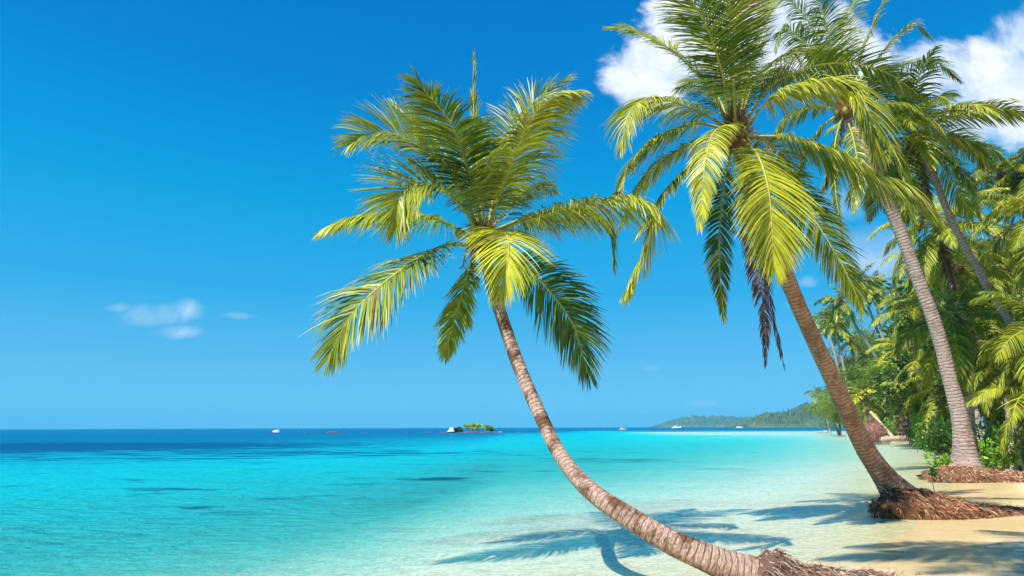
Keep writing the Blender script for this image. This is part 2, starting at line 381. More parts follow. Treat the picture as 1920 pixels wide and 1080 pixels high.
def add_trunk(parent, off, pts, rad, mat, name='trunk', ns=30, step=.022, ring=.085, amp=.035, seed=0):
    g = np.random.default_rng(seed)
    p = np.concatenate([np.asarray(pts), np.asarray(rad)[:, None]], 1)
    _, L = spline(p, 10); n = int(L/step); S, L = spline(p, n)
    v = np.linspace(0, L, n)[:, None]; th = np.linspace(0, 2*np.pi, ns, endpoint=False)[None]
    ph = v/ring+.35*np.sin(th+v*.7)+.25*np.sin(2*th+v*1.3)+.6*np.sin(v*2.1)
    saw = ph % 1.0
    r = S[:, 3:4]*(1+amp*(saw-.5)+.03*np.sin(3*th+v*1.7)+.02*np.sin(5*th-v*4)+.012*g.normal(0, 1, (n, ns)))
    V, Q, uv = tube(S[:, :3], r, ns); b = MB(); b.add(V, Q, None, uv)
    return b.build(name, [mat], parent, off=off)
def fibers(b, starts, dirs, lens, rad=.004, colr=(.26, .13, .08), sag=.6, seed=0, var=.5, segs=3):
    g = np.random.default_rng(seed); k = len(starts); d = nrm(np.asarray(dirs)); p = np.asarray(starts, float)
    rings = []; wdir = nrm(np.cross(d, g.normal(0, 1, (k, 3))))
    w2 = nrm(np.cross(d, wdir)); lens = np.asarray(lens)[:, None]
    curl = g.normal(0, .35, (k, 3))
    for s in range(segs+1):
        rr = rad*(1-.6*s/segs)
        rings.append(np.stack([p+wdir*rr, p-.5*wdir*rr+.87*w2*rr, p-.5*wdir*rr-.87*w2*rr], 1))
        d = nrm(d+np.array([0, 0, -1.])*sag/segs+curl/segs); p = p+d*lens/segs
    V = np.stack(rings, 1).reshape(-1, 3); m = (segs+1)*3
    base = np.arange(k)[:, None, None]*m; s = np.arange(segs)[None, :, None]*3; j = np.arange(3)[None, None]; jn = (j+1) % 3
    Q = np.stack([base+s+j, base+s+jn, base+s+3+jn, base+s+3+j], -1).reshape(-1, 4)
    c = np.asarray(colr)[None]*np.exp(g.normal(0, var, (k, 1)))*(1+g.normal(0, .08, (k, 3)))
    C = np.repeat(np.clip(np.concatenate([c, np.ones((k, 1))], 1), 0, .8), m, 0)
    b.add(V, Q, C)
def pxr(px, py, D, wpx): return .5*wpx*((P(px, py, D)-np.array([0, 0, CH])) @ -CM[:, 2])/F
def px_path(pts):   # (px,py,D) -> 3D
    return np.array([P(*q) for q in pts])
def crown_heart(parent, off, c, axis, r=.17, seed=3):
    """fibrous sheath and clasping leaf bases at the palm heart"""
    g = np.random.default_rng(seed); axis = nrm(np.asarray(axis, float)); b = MB()
    pts = np.array([c-axis*r*2.6, c-axis*r*1.2, c, c+axis*r*1.6, c+axis*r*2.8])
    S, L = spline(np.concatenate([pts, np.array([.9, 1.25, 1.3, .8, .25])[:, None]*r], 1), 26)
    V, Q, uv = tube(S[:, :3], S[:, 3:4]*(1+g.normal(0, .07, (26, 16))), 16)
    b.add(V, Q, np.tile([.20, .10, .045, 1], (len(V), 1)), uv)
    k = 700; i = g.integers(2, 24, k); th = g.uniform(0, 6.28, k)
    ref = nrm(np.cross(axis, [0, 1, .1])); r2 = np.cross(axis, ref)
    dd = ref[None]*np.cos(th)[:, None]+r2[None]*np.sin(th)[:, None]
    st = S[i, :3]+dd*S[i, 3:4]
    fibers(b, st, dd*.6+axis*.7, g.uniform(.1, .35, k), .006, (.30, .15, .06), .5, seed)
    return b.build('fibre_sheath', [M_root], parent, off=off)
def coconuts(parent, off, c, n, seed=1, r=.1, spread=.3):
    g = np.random.default_rng(seed)
    for i in range(n):
        a = g.uniform(0, 6.28); q = c+np.array([math.cos(a)*spread, math.sin(a)*spread, -.18-.18*g.random()])
        b = MB(); V, Q = blob(q, (r*.82, r*.82, r*1.1), 12, 9, .04, i); b.add(V, Q, np.tile([*(np.array([.25, .22, .04])*(1+.2*g.normal())), 1], (len(V), 1)))
        b.build('coconut', [M_paint], parent, off=off)
def stalks(parent, off, c, n=4, seed=4, ln=.6):
    g = np.random.default_rng(seed)
    for i in range(n):
        a = g.uniform(0, 6.28); h = np.array([math.cos(a), math.sin(a), 0]); b = MB()
        pts = np.array([c, c+h*ln*.4+[0, 0, .1], c+h*ln*.8+[0, 0, -.1], c+h*ln+[0, 0, -.45]]); S, _ = spline(pts, 14)
        V, Q, uv = tube(S, np.linspace(.022, .008, 14), 6); b.add(V, Q, np.tile([.26, .17, .06, 1], (len(V), 1)), uv)
        k = 26; ii = g.integers(6, 14, k); fibers(b, S[ii], g.normal(0, 1, (k, 3))+[0, 0, -1], g.uniform(.15, .4, k), .005, (.33, .2, .08), .8, i)
        b.build('flower_stalk', [M_root], parent, off=off)

# ---- palm A : the near palm bending out over the water
off = G(1445, 1108, .08)
A = empty('coconut_palm', off, 'pale curved coconut palm leaning far out over the water, trunk lowest in the frame', 'palm tree', 'coconut palms along the beach')
dA = lambda D: D if D < 7.9 else 7.9+(D-7.9)*1.5
tr = [(1530, 1100, 8.0, 60), (1470, 1092, 7.95, 64), (1420, 1080, 7.9, 64), (1367, 1064, 7.9, 58), (1317, 1043, 7.9, 51), (1260, 1017, 7.95, 45), (1187, 974, 8.1, 40), (1128, 936, 8.25, 36), (1090, 903, 8.45, 32), (1060, 867, 8.7, 29), (1037, 830, 8.9, 26.5), (1018, 790, 9.1, 25.5), (987, 720, 9.35, 25), (956, 640, 9.6, 24), (930, 560, 9.85, 23), (916, 510, 9.95, 23), (908, 470, 10.0, 25)]
tr = [(a_, b_, dA(c_), w_) for a_, b_, c_, w_ in tr]
add_trunk(A, off, [P(*t[:3]) for t in tr], [pxr(*t) for t in tr], M_bark1, seed=1, ring=.075, amp=.012)
cA = P(906, 452, dA(10.0))
crown_heart(A, off, cA, P(900, 400, 10.0)-P(918, 520, 10.), .12, 5)
FA = [  # control points (px,py,D) , options
 ([(908, 440, 10), (897, 330, 9.95), (889, 220, 9.9), (888, 98, 9.85)], dict(llen=.34, narrow=.3, vee=.05, droop=.1, yel=.35, n=60, brown_tip=.2)),
 ([(906, 440, 10), (884, 340, 9.6), (848, 235, 8.9), (800, 175, 8.4), (782, 150, 8.3)], dict(llen=.95, vee=.2, droop=.6, yel=.15, hdir=(-.6, -1, 0), n=125)),
 ([(904, 440, 10.1), (868, 350, 10.7), (810, 255, 11.2), (735, 198, 11.4)], dict(llen=.95, vee=.3, droop=.4, yel=.1, hdir=(-.6, 1, 0))),
 ([(900, 440, 10), (862, 350, 9.7), (806, 290, 9.4), (740, 252, 9.2), (690, 252, 9.0), (655, 272, 8.9)], dict(llen=1.0, vee=.3, droop=.4, yel=.42, roll=1.0, n=115)),
 ([(898, 445, 9.9), (868, 390, 9.6), (820, 352, 9.3), (775, 350, 9.1), (748, 378, 9.0), (742, 425, 9.0)], dict(llen=1.05, vee=.3, droop=.35, yel=.50, roll=1.0, n=115)),
 ([(895, 452, 10), (830, 415, 10.1), (760, 398, 10.0), (690, 402, 9.8), (640, 415, 9.6), (606, 430, 9.6)], dict(llen=.85, vee=.1, droop=1.0, yel=.62, n=110, roll=.5)),
 ([(890, 462, 9.9), (840, 459, 9.6), (780, 487, 9.3), (715, 535, 9.1), (660, 590, 9.0), (615, 672, 9.0)], dict(llen=1.0, vee=.1, droop=.45, yel=.32, roll=.75, n=140)),
 ([(893, 470, 9.9), (876, 520, 9.7), (858, 580, 9.65), (845, 625, 9.6), (834, 668, 9.6)], dict(llen=.52, vee=.05, droop=.5, yel=.5, hdir=(-.6, -.4, 0), roll=.5)),
 ([(908, 452, 9.85), (928, 434, 9.4), (950, 440, 8.9), (953, 485, 8.55), (938, 545, 8.5)], dict(llen=.9, vee=.1, droop=.7, yel=1., hdir=(.1, -1, 0), n=125)),
 ([(920, 475, 10), (970, 492, 10.0), (1030, 545, 9.9), (1075, 610, 9.8), (1104, 705, 9.8)], dict(llen=.9, vee=.12, droop=.6, yel=.05, hdir=(.7, 1, 0), roll=-.3, n=120)),
 ([(918, 440, 9.95), (985, 412, 9.6), (1080, 385, 9.2), (1165, 372, 8.9), (1225, 392, 8.7), (1214, 455, 8.6), (1172, 548, 8.6)], dict(llen=.80, vee=.05, droop=1.2, yel=.62, n=150, hdir=(1, -.4, 0))),
 ([(918, 436, 10.1), (990, 408, 10.2), (1080, 392, 10.1), (1138, 420, 10.0), (1152, 500, 9.95)], dict(llen=.66, vee=.1, droop=1.2, yel=.2)),
 ([(914, 438, 9.95), (938, 360, 9.5), (966, 290, 9.0), (992, 230, 8.6), (1030, 188, 8.35), (1078, 172, 8.3)], dict(llen=.95, vee=.1, droop=1.0, yel=.42, hdir=(.7, -.8, 0), roll=-.15, brown_tip=.9, n=135)),
 ([(914, 438, 10.1), (930, 350, 10.4), (958, 260, 10.6), (1002, 190, 10.7), (1062, 150, 10.7)], dict(llen=1.0, vee=.3, droop=.45, yel=.05, hdir=(.5, 1, 0), n=125)),
 ([(915, 442, 10.1), (950, 390, 10.8), (1000, 350, 11.4), (1040, 360, 11.8)], dict(llen=.75, vee=.3, droop=.8, yel=.15)),
]
for i, (pp, kw) in enumerate(FA):
    kw['llen'] = kw.get('llen', .8)*1.1; add_frond(A, off, ctrl=px_path([(a, b_, dA(c)) for a, b_, c in pp]), seed=10+i, dens=1.45, **{**dict(n=115, width=.029), **kw})
for q in ((861, 437, 9.7), (890, 436, 9.85), (884, 455, 9.8)):
    b = MB(); V, Q_ = blob(P(q[0], q[1], dA(q[2])), (.075, .075, .105), 12, 9, .04, 3); b.add(V, Q_, np.tile([.30, .24, .04, 1], (len(V), 1))); b.build('coconut', [M_paint], A, off=off)
stalks(A, off, cA, 4, 8, .5)
# root boss and its long root skirt over the sand
def root_mat(parent, off, samples, seed, nf, fl=(.12, .4), fr=.006, colr=(.27, .13, .08), along=None):
    """samples: list of (center3, radius_xy_perp, height) along a spine -> low mound with fibres"""
    g = np.random.default_rng(seed); p = np.array([[*s[0], s[1], s[2]] for s in samples]); S, L = spline(p, 60)
    ns = 22; th = np.linspace(0, np.pi, ns)
    T = nrm(np.gradient(S[:, :3], axis=0)); T[:, 2] *= .3; T = nrm(T); side = nrm(np.cross(T, [0, 0, 1.]))
    rag = 1+g.normal(0, .05, (60, ns))+.08*np.sin(np.linspace(0, 40, 60))[:, None]*np.sin(3*th)[None]
    V = S[:, None, :3]+side[:, None]*(np.cos(th)[None]*S[:, 3:4]*rag)[..., None]+np.array([0, 0, 1.])*((np.sin(th)[None]**.7)*S[:, 4:5]*rag-.06)[..., None]
    i = np.arange(59)[:, None]*ns; j = np.arange(ns-1)[None]
    Q = np.stack([i+j, i+j+1, i+ns+j+1, i+ns+j], -1).reshape(-1, 4); b = MB()
    b.add(V.reshape(-1, 3), Q, np.tile([*(np.array(colr)*.38), 1], (60*ns, 1)))
    ii = g.integers(1, 59, nf); jj = g.integers(1, ns-1, nf)
    st = V[ii, jj]; outw = nrm(side[ii]*np.cos(th[jj])[:, None]+np.array([0, 0, 1.])*np.sin(th[jj])[:, None])
    d = outw*g.uniform(.15, .7, nf)[:, None]+T[ii]*g.uniform(.2, 1.3, nf)[:, None]+g.normal(0, .35, (nf, 3))
    if along is not None: d += np.asarray(along)
    d[:, 2] = np.where(np.sin(th[jj]) > .5, d[:, 2]*.45, d[:, 2]); fibers(b, st, d, g.uniform(*fl, nf), fr, colr, 1.6, seed, .8)
    return b.build('root_mat', [M_root], parent, off=off)
def gp(px, py, dz=0.):
    q = G(px, py, .15); q = G(px, py, zg(q[0], q[1])); q = G(px, py, zg(q[0], q[1])); q[2] += dz; return q
b0 = P(1400, 1085, 7.85); b1 = P(1455, 1075, 7.9); b2 = P(1510, 1085, 8.0)
root_mat(A, off, [(P(1390, 1094, 7.9), .05, .1), (P(1408, 1098, 7.9), .2, .30), (P(1432, 1102, 7.9), .29, .41), (P(1465, 1106, 7.95), .33, .45), (P(1500, 1108, 8.0), .32, .38), (P(1550, 1108, 8.1), .30, .31), (P(1650, 1110, 8.2), .27, .27), (P(1740, 1112, 8.3), .24, .22), (P(1820, 1114, 8.4), .18, .15), (P(1960, 1114, 8.5), .1, .1)], 31, 15000, (.05, .22), .0042, (.34, .21, .16))

# ---- palm B : the second palm, brown trunk on a red root mound
off = gp(1715, 960)
B = empty('coconut_palm', off, 'brown trunked coconut palm rising from a red root mound with a sapling beside it', 'palm tree', 'coconut palms along the beach')
DB = off[1]; 
tr = [(1714, 966, .05, 96), (1690, 934, .03, 66), (1666, 904, 0, 46), (1646, 877, -.04, 38), (1624, 845, -.1, 35), (1604, 805, -.22, 33.5), (1584, 760, -.4, 32), (1547, 680, -.8, 29.5), (1504, 590, -1.2, 28), (1467, 500, -1.6, 28), (1425, 390, -2.0, 27), (1395, 300, -2.3, 27), (1382, 265, -2.4, 29)]
add_trunk(B, off, [P(a, b_, DB+c) for a, b_, c, r in tr], [pxr(a, b_, DB+c, r) for a, b_, c, r in tr], M_bark2, seed=2, ns=34, amp=.028)
DC = DB-2.4
cB = P(1380, 248, DC); crown_heart(B, off, cB, P(1365, 180, DC)-P(1395, 330, DC), .17, 6)
stalks(B, off, P(1382, 262, DC), 6, 9, .7); coconuts(B, off, P(1383, 255, DC-.1), 5, 3, .1, .28)
FB = [
 ([(1365, 232, 0), (1325, 160, .1), (1260, 95, .2), (1195, 60, .2), (1146, 52, .1)], dict(llen=.78, vee=.15, droop=.5, yel=.62, roll=.7)),
 ([(1362, 238, -.1), (1300, 205, -.5), (1225, 183, -.9), (1182, 208, -1.2), (1164, 275, -1.3)], dict(llen=.95, vee=.1, droop=1.0, yel=.55, roll=.3)),
 ([(1362, 242, 0), (1300, 232, 0), (1225, 262, -.1), (1180, 310, -.2), (1162, 352, -.2)], dict(llen=.95, vee=.1, droop=1.0, yel=.45, roll=.2)),
 ([(1364, 258, 0), (1300, 268, .2), (1240, 305, .3), (1198, 350, .4), (1160, 430, .4)], dict(llen=.62, vee=.1, droop=.8, yel=.55)),
 ([(1366, 264, -.1), (1315, 292, -.4), (1268, 335, -.6), (1235, 380, -.7), (1195, 440, -.7)], dict(llen=.62, vee=.1, droop=.9, yel=.35)),
 ([(1392, 255, -.2), (1368, 236, -.8), (1338, 250, -1.4), (1322, 310, -1.7), (1312, 425, -1.7)], dict(llen=.58, vee=.1, droop=1.0, yel=.8, hdir=(-.5, -1, 0))),
 ([(1372, 230, 0), (1352, 130, -.6), (1322, 45, -1.3), (1280, -20, -1.9), (1230, -60, -2.4)], dict(llen=.95, vee=.25, droop=.4, yel=.15, n=110)),
 ([(1374, 230, .1), (1372, 130, -.5), (1366, 20, -1.1), (1350, -90, -1.8), (1330, -190, -2.4)], dict(llen=1.0, vee=.15, droop=.3, yel=.0, n=120, hdir=(0, -1, 0))),
 ([(1380, 240, -.2), (1375, 150, -.5), (1380, 60, -.8), (1395, -20, -1.0), (1415, -90, -1.2)], dict(llen=.7, vee=.3, droop=.5, yel=.6, n=110, roll=.9)),
 ([(1384, 232, .1), (1408, 130, .2), (1436, 40, .3), (1470, -40, .3), (1520, -100, .2)], dict(llen=.85, vee=.2, droop=.55, yel=.5, n=110)),
 ([(1388, 236, .1), (1412, 160, .5), (1460, 108, .8), (1520, 95, .9), (1590, 120, .9)], dict(llen=.82, vee=.1, droop=.9, yel=.35, n=110)),
 ([(1395, 245, -.2), (1440, 190, -.5), (1510, 161, -.9), (1575, 152, -1.2), (1612, 180, -1.45), (1632, 225, -1.55), (1640, 300, -1.6)], dict(llen=1.25, vee=.1, droop=.95, yel=.68, n=170, width=.036, hdir=(1, -.7, 0), roll=-.4)),
 ([(1392, 238, .1), (1440, 165, 0), (1510, 128, -.2), (1590, 118, -.4), (1660, 135, -.5), (1735, 185, -.5)], dict(llen=.8, vee=.3, droop=.75, yel=.05, n=120, roll=.25)),
 ([(1398, 256, -.2), (1475, 258, -.7), (1560, 285, -1.1), (1640, 325, -1.3), (1705, 355, -1.4), (1760, 410, -1.4)], dict(llen=.9, vee=.0, droop=1.2, yel=.42, n=150, roll=-.2)),
 ([(1392, 262, -.3), (1420, 290, -.9), (1440, 350, -1.35), (1447, 420, -1.5), (1451, 505, -1.5)], dict(llen=1.1, vee=.1, droop=.6, yel=.78, n=150, hdir=(.15, -1, 0), width=.036)),
 ([(1374, 268, .1), (1358, 340, .1), (1349, 430, .1), (1350, 520, .1), (1358, 598, .1)], dict(llen=.5, vee=.05, droop=.6, yel=.05, hdir=(-.3, 1, 0))),
 ([(1400, 270, 0), (1462, 325, -.2), (1525, 410, -.4), (1575, 490, -.5), (1618, 580, -.5)], dict(llen=.78, vee=.12, droop=.8, yel=.22, n=120, hdir=(1, .9, 0), roll=-.2)),
 ([(1388, 272, .1), (1395, 370, 0), (1415, 480, 0), (1432, 580, 0), (1436, 685, 0)], dict(llen=.42, vee=0, droop=1.2, yel=0, dead=1., hdir=(.2, -1, 0), brown_tip=.1, n=90)),
 ([(1390, 272, .3), (1402, 380, .3), (1430, 490, .2), (1452, 600, .2), (1470, 690, .2)], dict(llen=.4, vee=0, droop=1.2, yel=0, dead=1., hdir=(1, -.2, 0), brown_tip=.1, n=90)),
 ([(1386, 240, .3), (1400, 180, 1.0), (1430, 140, 1.8), (1470, 140, 2.5)], dict(llen=.8, vee=.2, droop=.8, yel=.15)),
 ([(1370, 240, .3), (1345, 180, 1.0), (1310, 150, 1.8), (1270, 165, 2.4)], dict(llen=.8, vee=.2, droop=.8, yel=.15)),
 ([(1384, 262, .3), (1430, 265, 1.2), (1480, 300, 1.9), (1500, 370, 2.3)], dict(llen=.7, vee=.1, droop=.9, yel=.15)),
]
for i, (pp, kw) in enumerate(FB):
    kw['llen'] *= 1.08; add_frond(B, off, 'dead reddish brown frond hanging down' if kw.get('dead') else None, ctrl=px_path([(a, b_, DC+c) for a, b_, c in pp]), seed=50+i, dens=1.45, **{**dict(n=115, width=.029), **kw})
q0 = gp(1672, 968); q1 = gp(1720, 970); q2 = gp(1780, 970); q3 = gp(1850, 968); q4 = gp(1925, 962)
root_mat(B, off, [(q0+[-.12, .25, 0], .15, .2), (q0+[.15, .3, 0], .58, .52), (q1+[0, .35, 0], .74, .60), (q2+[0, .35, 0], .72, .50), (q3+[0, .3, 0], .55, .26), (q4+[0, .2, 0], .36, .14), (gp(2010, 962), .2, .06)], 33, 20000, (.05, .20), .0062, (.36, .165, .09))

# ---- palm C : third palm on its own root plate
off = gp(1812, 893)
Cc_ = empty('coconut_palm', off, 'tall grey ringed coconut palm with a swollen foot on the upper sand', 'palm tree', 'coconut palms along the beach')
DD = off[1]
tr = [(1812, 895, .2, 80), (1812, 878, .2, 62), (1811, 858, .2, 46), (1808, 835, .15, 37), (1800, 785, .1, 29), (1786, 730, .05, 25), (1760, 630, -.1, 23.5), (1724, 530, -.3, 22), (1686, 430, -.5, 21), (1663, 375, -.7, 20), (1625, 295, -1.0, 19), (1588, 225, -1.2, 20)]
add_trunk(Cc_, off, [P(a, b_, DD+c) for a, b_, c, r in tr], [pxr(a, b_, DD+c, r) for a, b_, c, r in tr], M_bark3, seed=3, ring=.13, amp=.05)
cC = P(1583, 205, DD-1.2)
crown_heart(Cc_, off, cC, P(1570, 150, DD-1.2)-P(1600, 260, DD-1.2), .22, 7); coconuts(Cc_, off, cC, 5, 6, .14, .4)
DE = DD-1.2
FC = [
 ([(1580, 205, 0), (1545, 130, -.3), (1500, 70, -.5), (1468, 55, -.7), (1455, 95, -.8)], dict(yel=.2, llen=1.)),
 ([(1580, 200, 0), (1550, 110, 0), (1515, 40, 0), (1480, 0, 0), (1450, -10, 0)], dict(yel=.35)),
 ([(1582, 195, 0), (1565, 110, -.4), (1545, 30, -.8), (1520, -40, -1.2)], dict(yel=.2)),
 ([(1584, 195, 0), (1582, 110, .4), (1590, 30, .9), (1620, -30, 1.2)], dict(yel=.25, llen=1.2)),
 ([(1588, 200, 0), (1610, 120, -.2), (1635, 50, -.4), (1665, -10, -.5), (1700, -40, -.5)], dict(yel=.45, llen=.9)),
 ([(1590, 200, 0), (1630, 130, .2), (1670, 80, .4), (1710, 45, .5), (1745, 70, .5)], dict(yel=.45, llen=.9)),
 ([(1592, 205, 0), (1640, 150, .3), (1700, 120, .5), (1760, 120, .8), (1800, 150, 1.)], dict(yel=.15)),
 ([(1592, 210, 0), (1640, 195, -.5), (1700, 200, -1), (1750, 235, -1.3), (1790, 300, -1.4)], dict(yel=.4, droop=1.3)),
 ([(1592, 215, 0), (1630, 230, -.5), (1670, 275, -1), (1700, 340, -1.2), (1712, 420, -1.2)], dict(yel=.3, droop=1.2)),
 ([(1586, 218, 0), (1600, 260, -.5), (1610, 330, -.8), (1600, 400, -.9)], dict(yel=.2, droop=1.2, llen=.7)),
 ([(1580, 216, 0), (1566, 270, -.2), (1566, 350, -.3), (1580, 445, -.3)], dict(yel=0, droop=1.5, llen=.45)),
 ([(1576, 212, 0), (1540, 240, .4), (1505, 300, .8), (1490, 370, 1.)], dict(yel=.15, droop=1.2)),
 ([(1576, 208, 0), (1530, 200, .4), (1480, 220, .8), (1440, 270, 1.)], dict(yel=.3, droop=1.2)),
 ([(1578, 205, 0), (1530, 160, .4), (1480, 140, .8), (1430, 160, 1.)], dict(yel=.2, droop=1.2)),
 ([(1588, 216, .2), (1620, 250, 1.), (1650, 320, 1.6), (1660, 390, 1.8)], dict(yel=.1, droop=1.2)),
 ([(1590, 205, .2), (1650, 170, 1.5), (1710, 190, 2.4), (1740, 260, 3)], dict(yel=.1, droop=1.1)),
 ([(1584, 216, .1), (1575, 250, .6), (1555, 310, .8), (1550, 350, .8)], dict(yel=0, droop=1.2, dead=.8, llen=.7)),
]
for i, (pp, kw) in enumerate(FC):
    add_frond(Cc_, off, ctrl=px_path([(a, b_, DE+c) for a, b_, c in pp]), seed=90+i, dens=1.35, **{**dict(n=85, llen=1.1, width=.046, ribr=.04, vee=.15, droop=.9), **kw})
r0 = gp(1778, 902)
root_mat(Cc_, off, [(r0+[-.15, .5, 0], .2, .15), (r0+[.15, .6, 0], .9, .45), (gp(1830, 903)+[0, .6, 0], 1.15, .5), (gp(1890, 903)+[0, .5, 0], .9, .38), (gp(1950, 903)+[0, .4, 0], .7, .3), (gp(2040, 903), .4, .2)], 35, 15000, (.07, .26), .0085, (.38, .19, .11))

# ---- generic palms from shared frond meshes
def gen_curve(elev, L, bend, n=9, start=.0):
    p = [np.zeros(3)]; d = L/n
    for i in range(n):
        e = max(elev-bend*((i+.5)/n)**1.15, -R(84)); p.append(p[-1]+d*np.array([math.cos(e), 0, math.sin(e)]))
    return np.array(p)
VAR = {}
def variants(key, n, segs, width, yel, llen=.27, seeds=2, dead=0.):
    out = []
    for ei, el in enumerate((82, 60, 38, 14, -12, -40)):
        for sd in range(seeds):
            g = np.random.default_rng(ei*7+sd+hash(key) % 1 + len(key))
            c = gen_curve(R(el), 1.0, R((60, 82, 92, 82, 66, 42)[ei]+g.uniform(-12, 12)))
            c[:, 1] += .10*g.normal()*np.linspace(0, 1, len(c))**2
            (V, Q, C), (RV, RQ, rc, RU) = frond_arrays(c, n=n, llen=llen*g.uniform(.9, 1.1), width=width, droop=1.0, vee=.2, roll=g.normal(0, .3), yel=float(np.clip(yel+g.normal(0, .12)-(.12 if el > 50 else 0), 0, 1)), seed=int(ei*13+sd*5+len(key)), segs=segs, hdir=(1, 0, 0), ribr=.009, dead=dead)
            b = MB(); b.add(V, Q, C); b.add(RV, RQ, rc, RU)
            q = np.concatenate(b.F); me = mesh('frond', np.concatenate(b.V), q, [M_leaf, M_rib], True, matidx=np.concatenate([np.zeros(len(Q)), np.ones(len(RQ))]), attrs={'tint': ('FLOAT_COLOR', np.concatenate(b.C))})
            out.append((el, me))
    return out
VAR['mid'] = variants('mid', 66, 3, .0155, .38)
VAR['midy'] = variants('midyy', 66, 3, .0155, .6)
VAR['dead'] = variants('dead', 40, 3, .013, .2, .2, 1, .75)
VAR['far'] = variants('far', 34, 2, .036, .5, .27)
VAR['fary'] = variants('fary', 14, 2, .08, .85, .26)
def gen_palm(label, base, crown, nf, L, mat, var='mid', r=.16, lean=None, sweep=None, name='coconut_palm', group='background coconut palms', seed=0, lo=-50, hi=82, skirt=0, cat='palm tree', nuts=0, bulge=1.35, mids=None, azf=None):
    g = np.random.default_rng(seed); base = np.asarray(base, float); crown = np.asarray(crown, float); off = base.copy()
    E = empty(name, off, label, cat, group)
    mid = (base+crown)/2+(np.array([0, 0, 0.]) if lean is None else np.asarray(lean, float))
    pts = np.array([base-[0, 0, .2], base*.85+mid*.15, mid, mid*.35+crown*.65, crown])
    rr_ = np.array([bulge, 1.08, .92, .85, .9])*r
    if mids is not None:
        pts = np.array([base-[0, 0, .2], *mids, crown]); rr_ = np.interp(np.linspace(0, 1, len(pts)), [0, .2, 1], [bulge*r, r, .85*r])
    add_trunk(E, off, pts, rr_, mat, seed=seed, ns=12, step=max(.05, r*.4), ring=.22, amp=.05)
    V = VAR[var]
    for i in range(nf):
        u = (i+.5)/nf; el = hi+(lo-hi)*u**.85+g.normal(0, 6); az = i*2.39996+seed+g.normal(0, .2)
        if azf: az = azf(az, i)
        ca = [v for v in V if abs(v[0]-el) <= 15] or V[-2:]
        me = ca[g.integers(len(ca))][1]
        o = link('frond', me, E); o.location = Vector(crown-off); s = L*g.uniform(.85, 1.12)
        o.scale = (s, s*g.choice([-1, 1]), s); o.rotation_euler = (g.normal(0, .12), g.normal(0, .12), az)
    for i in range(skirt):
        o = link('frond', VAR['dead'][5][1], E); o['label'] = 'dead brown frond hanging by the trunk'; o.location = Vector(crown-off-[0, 0, .1*L]); s = L*g.uniform(.6, .95); o.scale = (s*.75, s, s*1.3); o.rotation_euler = (0, .45, g.uniform(0, 6.28))
    b = MB(); Vb, Qb = blob(crown+[0, 0, -.02*L], (r*1.5, r*1.5, r*2.6), 10, 8, .15, seed); b.add(Vb, Qb, np.tile([.17, .09, .05, 1], (len(Vb), 1)))
    k = 160; th = g.uniform(0, 6.28, k); dd = np.stack([np.cos(th), np.sin(th), g.normal(-.3, .5, k)], 1)
    fibers(b, crown+dd*r, dd, g.uniform(.2, .5, k)*L*.35, .004*L, (.30, .16, .09), 1.2, seed)
    b.build('fibre_sheath', [M_root], E, off=off)
    for i in range(nuts):
        a = g.uniform(0, 6.28); q = crown+np.array([math.cos(a)*r*2.2, math.sin(a)*r*2.2, -r*2.2-.1]); b = MB(); V_, Q_ = blob(q, (r*.75, r*.75, r), 8, 6, .03, i); b.add(V_, Q_, np.tile([.25, .2, .04, 1], (len(V_), 1))); b.build('coconut', [M_paint], E, off=off)
    return E
def bp(px, D):                       # ground point at image column px and distance D
    X = P(px, 800, D)[0]; return np.array([X, D, zg(X, D)])

# palm D (fourth, slim)
DD4 = 26.0
gen_palm('slim leaning grey palm just behind and right of the palm with swollen foot', bp(2000, DD4+1.2), P(1716, 258, DD4-1), 26, 4.3, M_bark3, 'mid', .155, mids=[P(1945, 705, DD4+.8), P(1890, 600, DD4+.4), P(1858, 550, DD4+.2), P(1836, 510, DD4), P(1792, 430, DD4-.3), P(1766, 370, DD4-.6), P(1757, 345, DD4-.7)], seed=5, nuts=4, skirt=3, group='coconut palms along the beach', lo=-60)
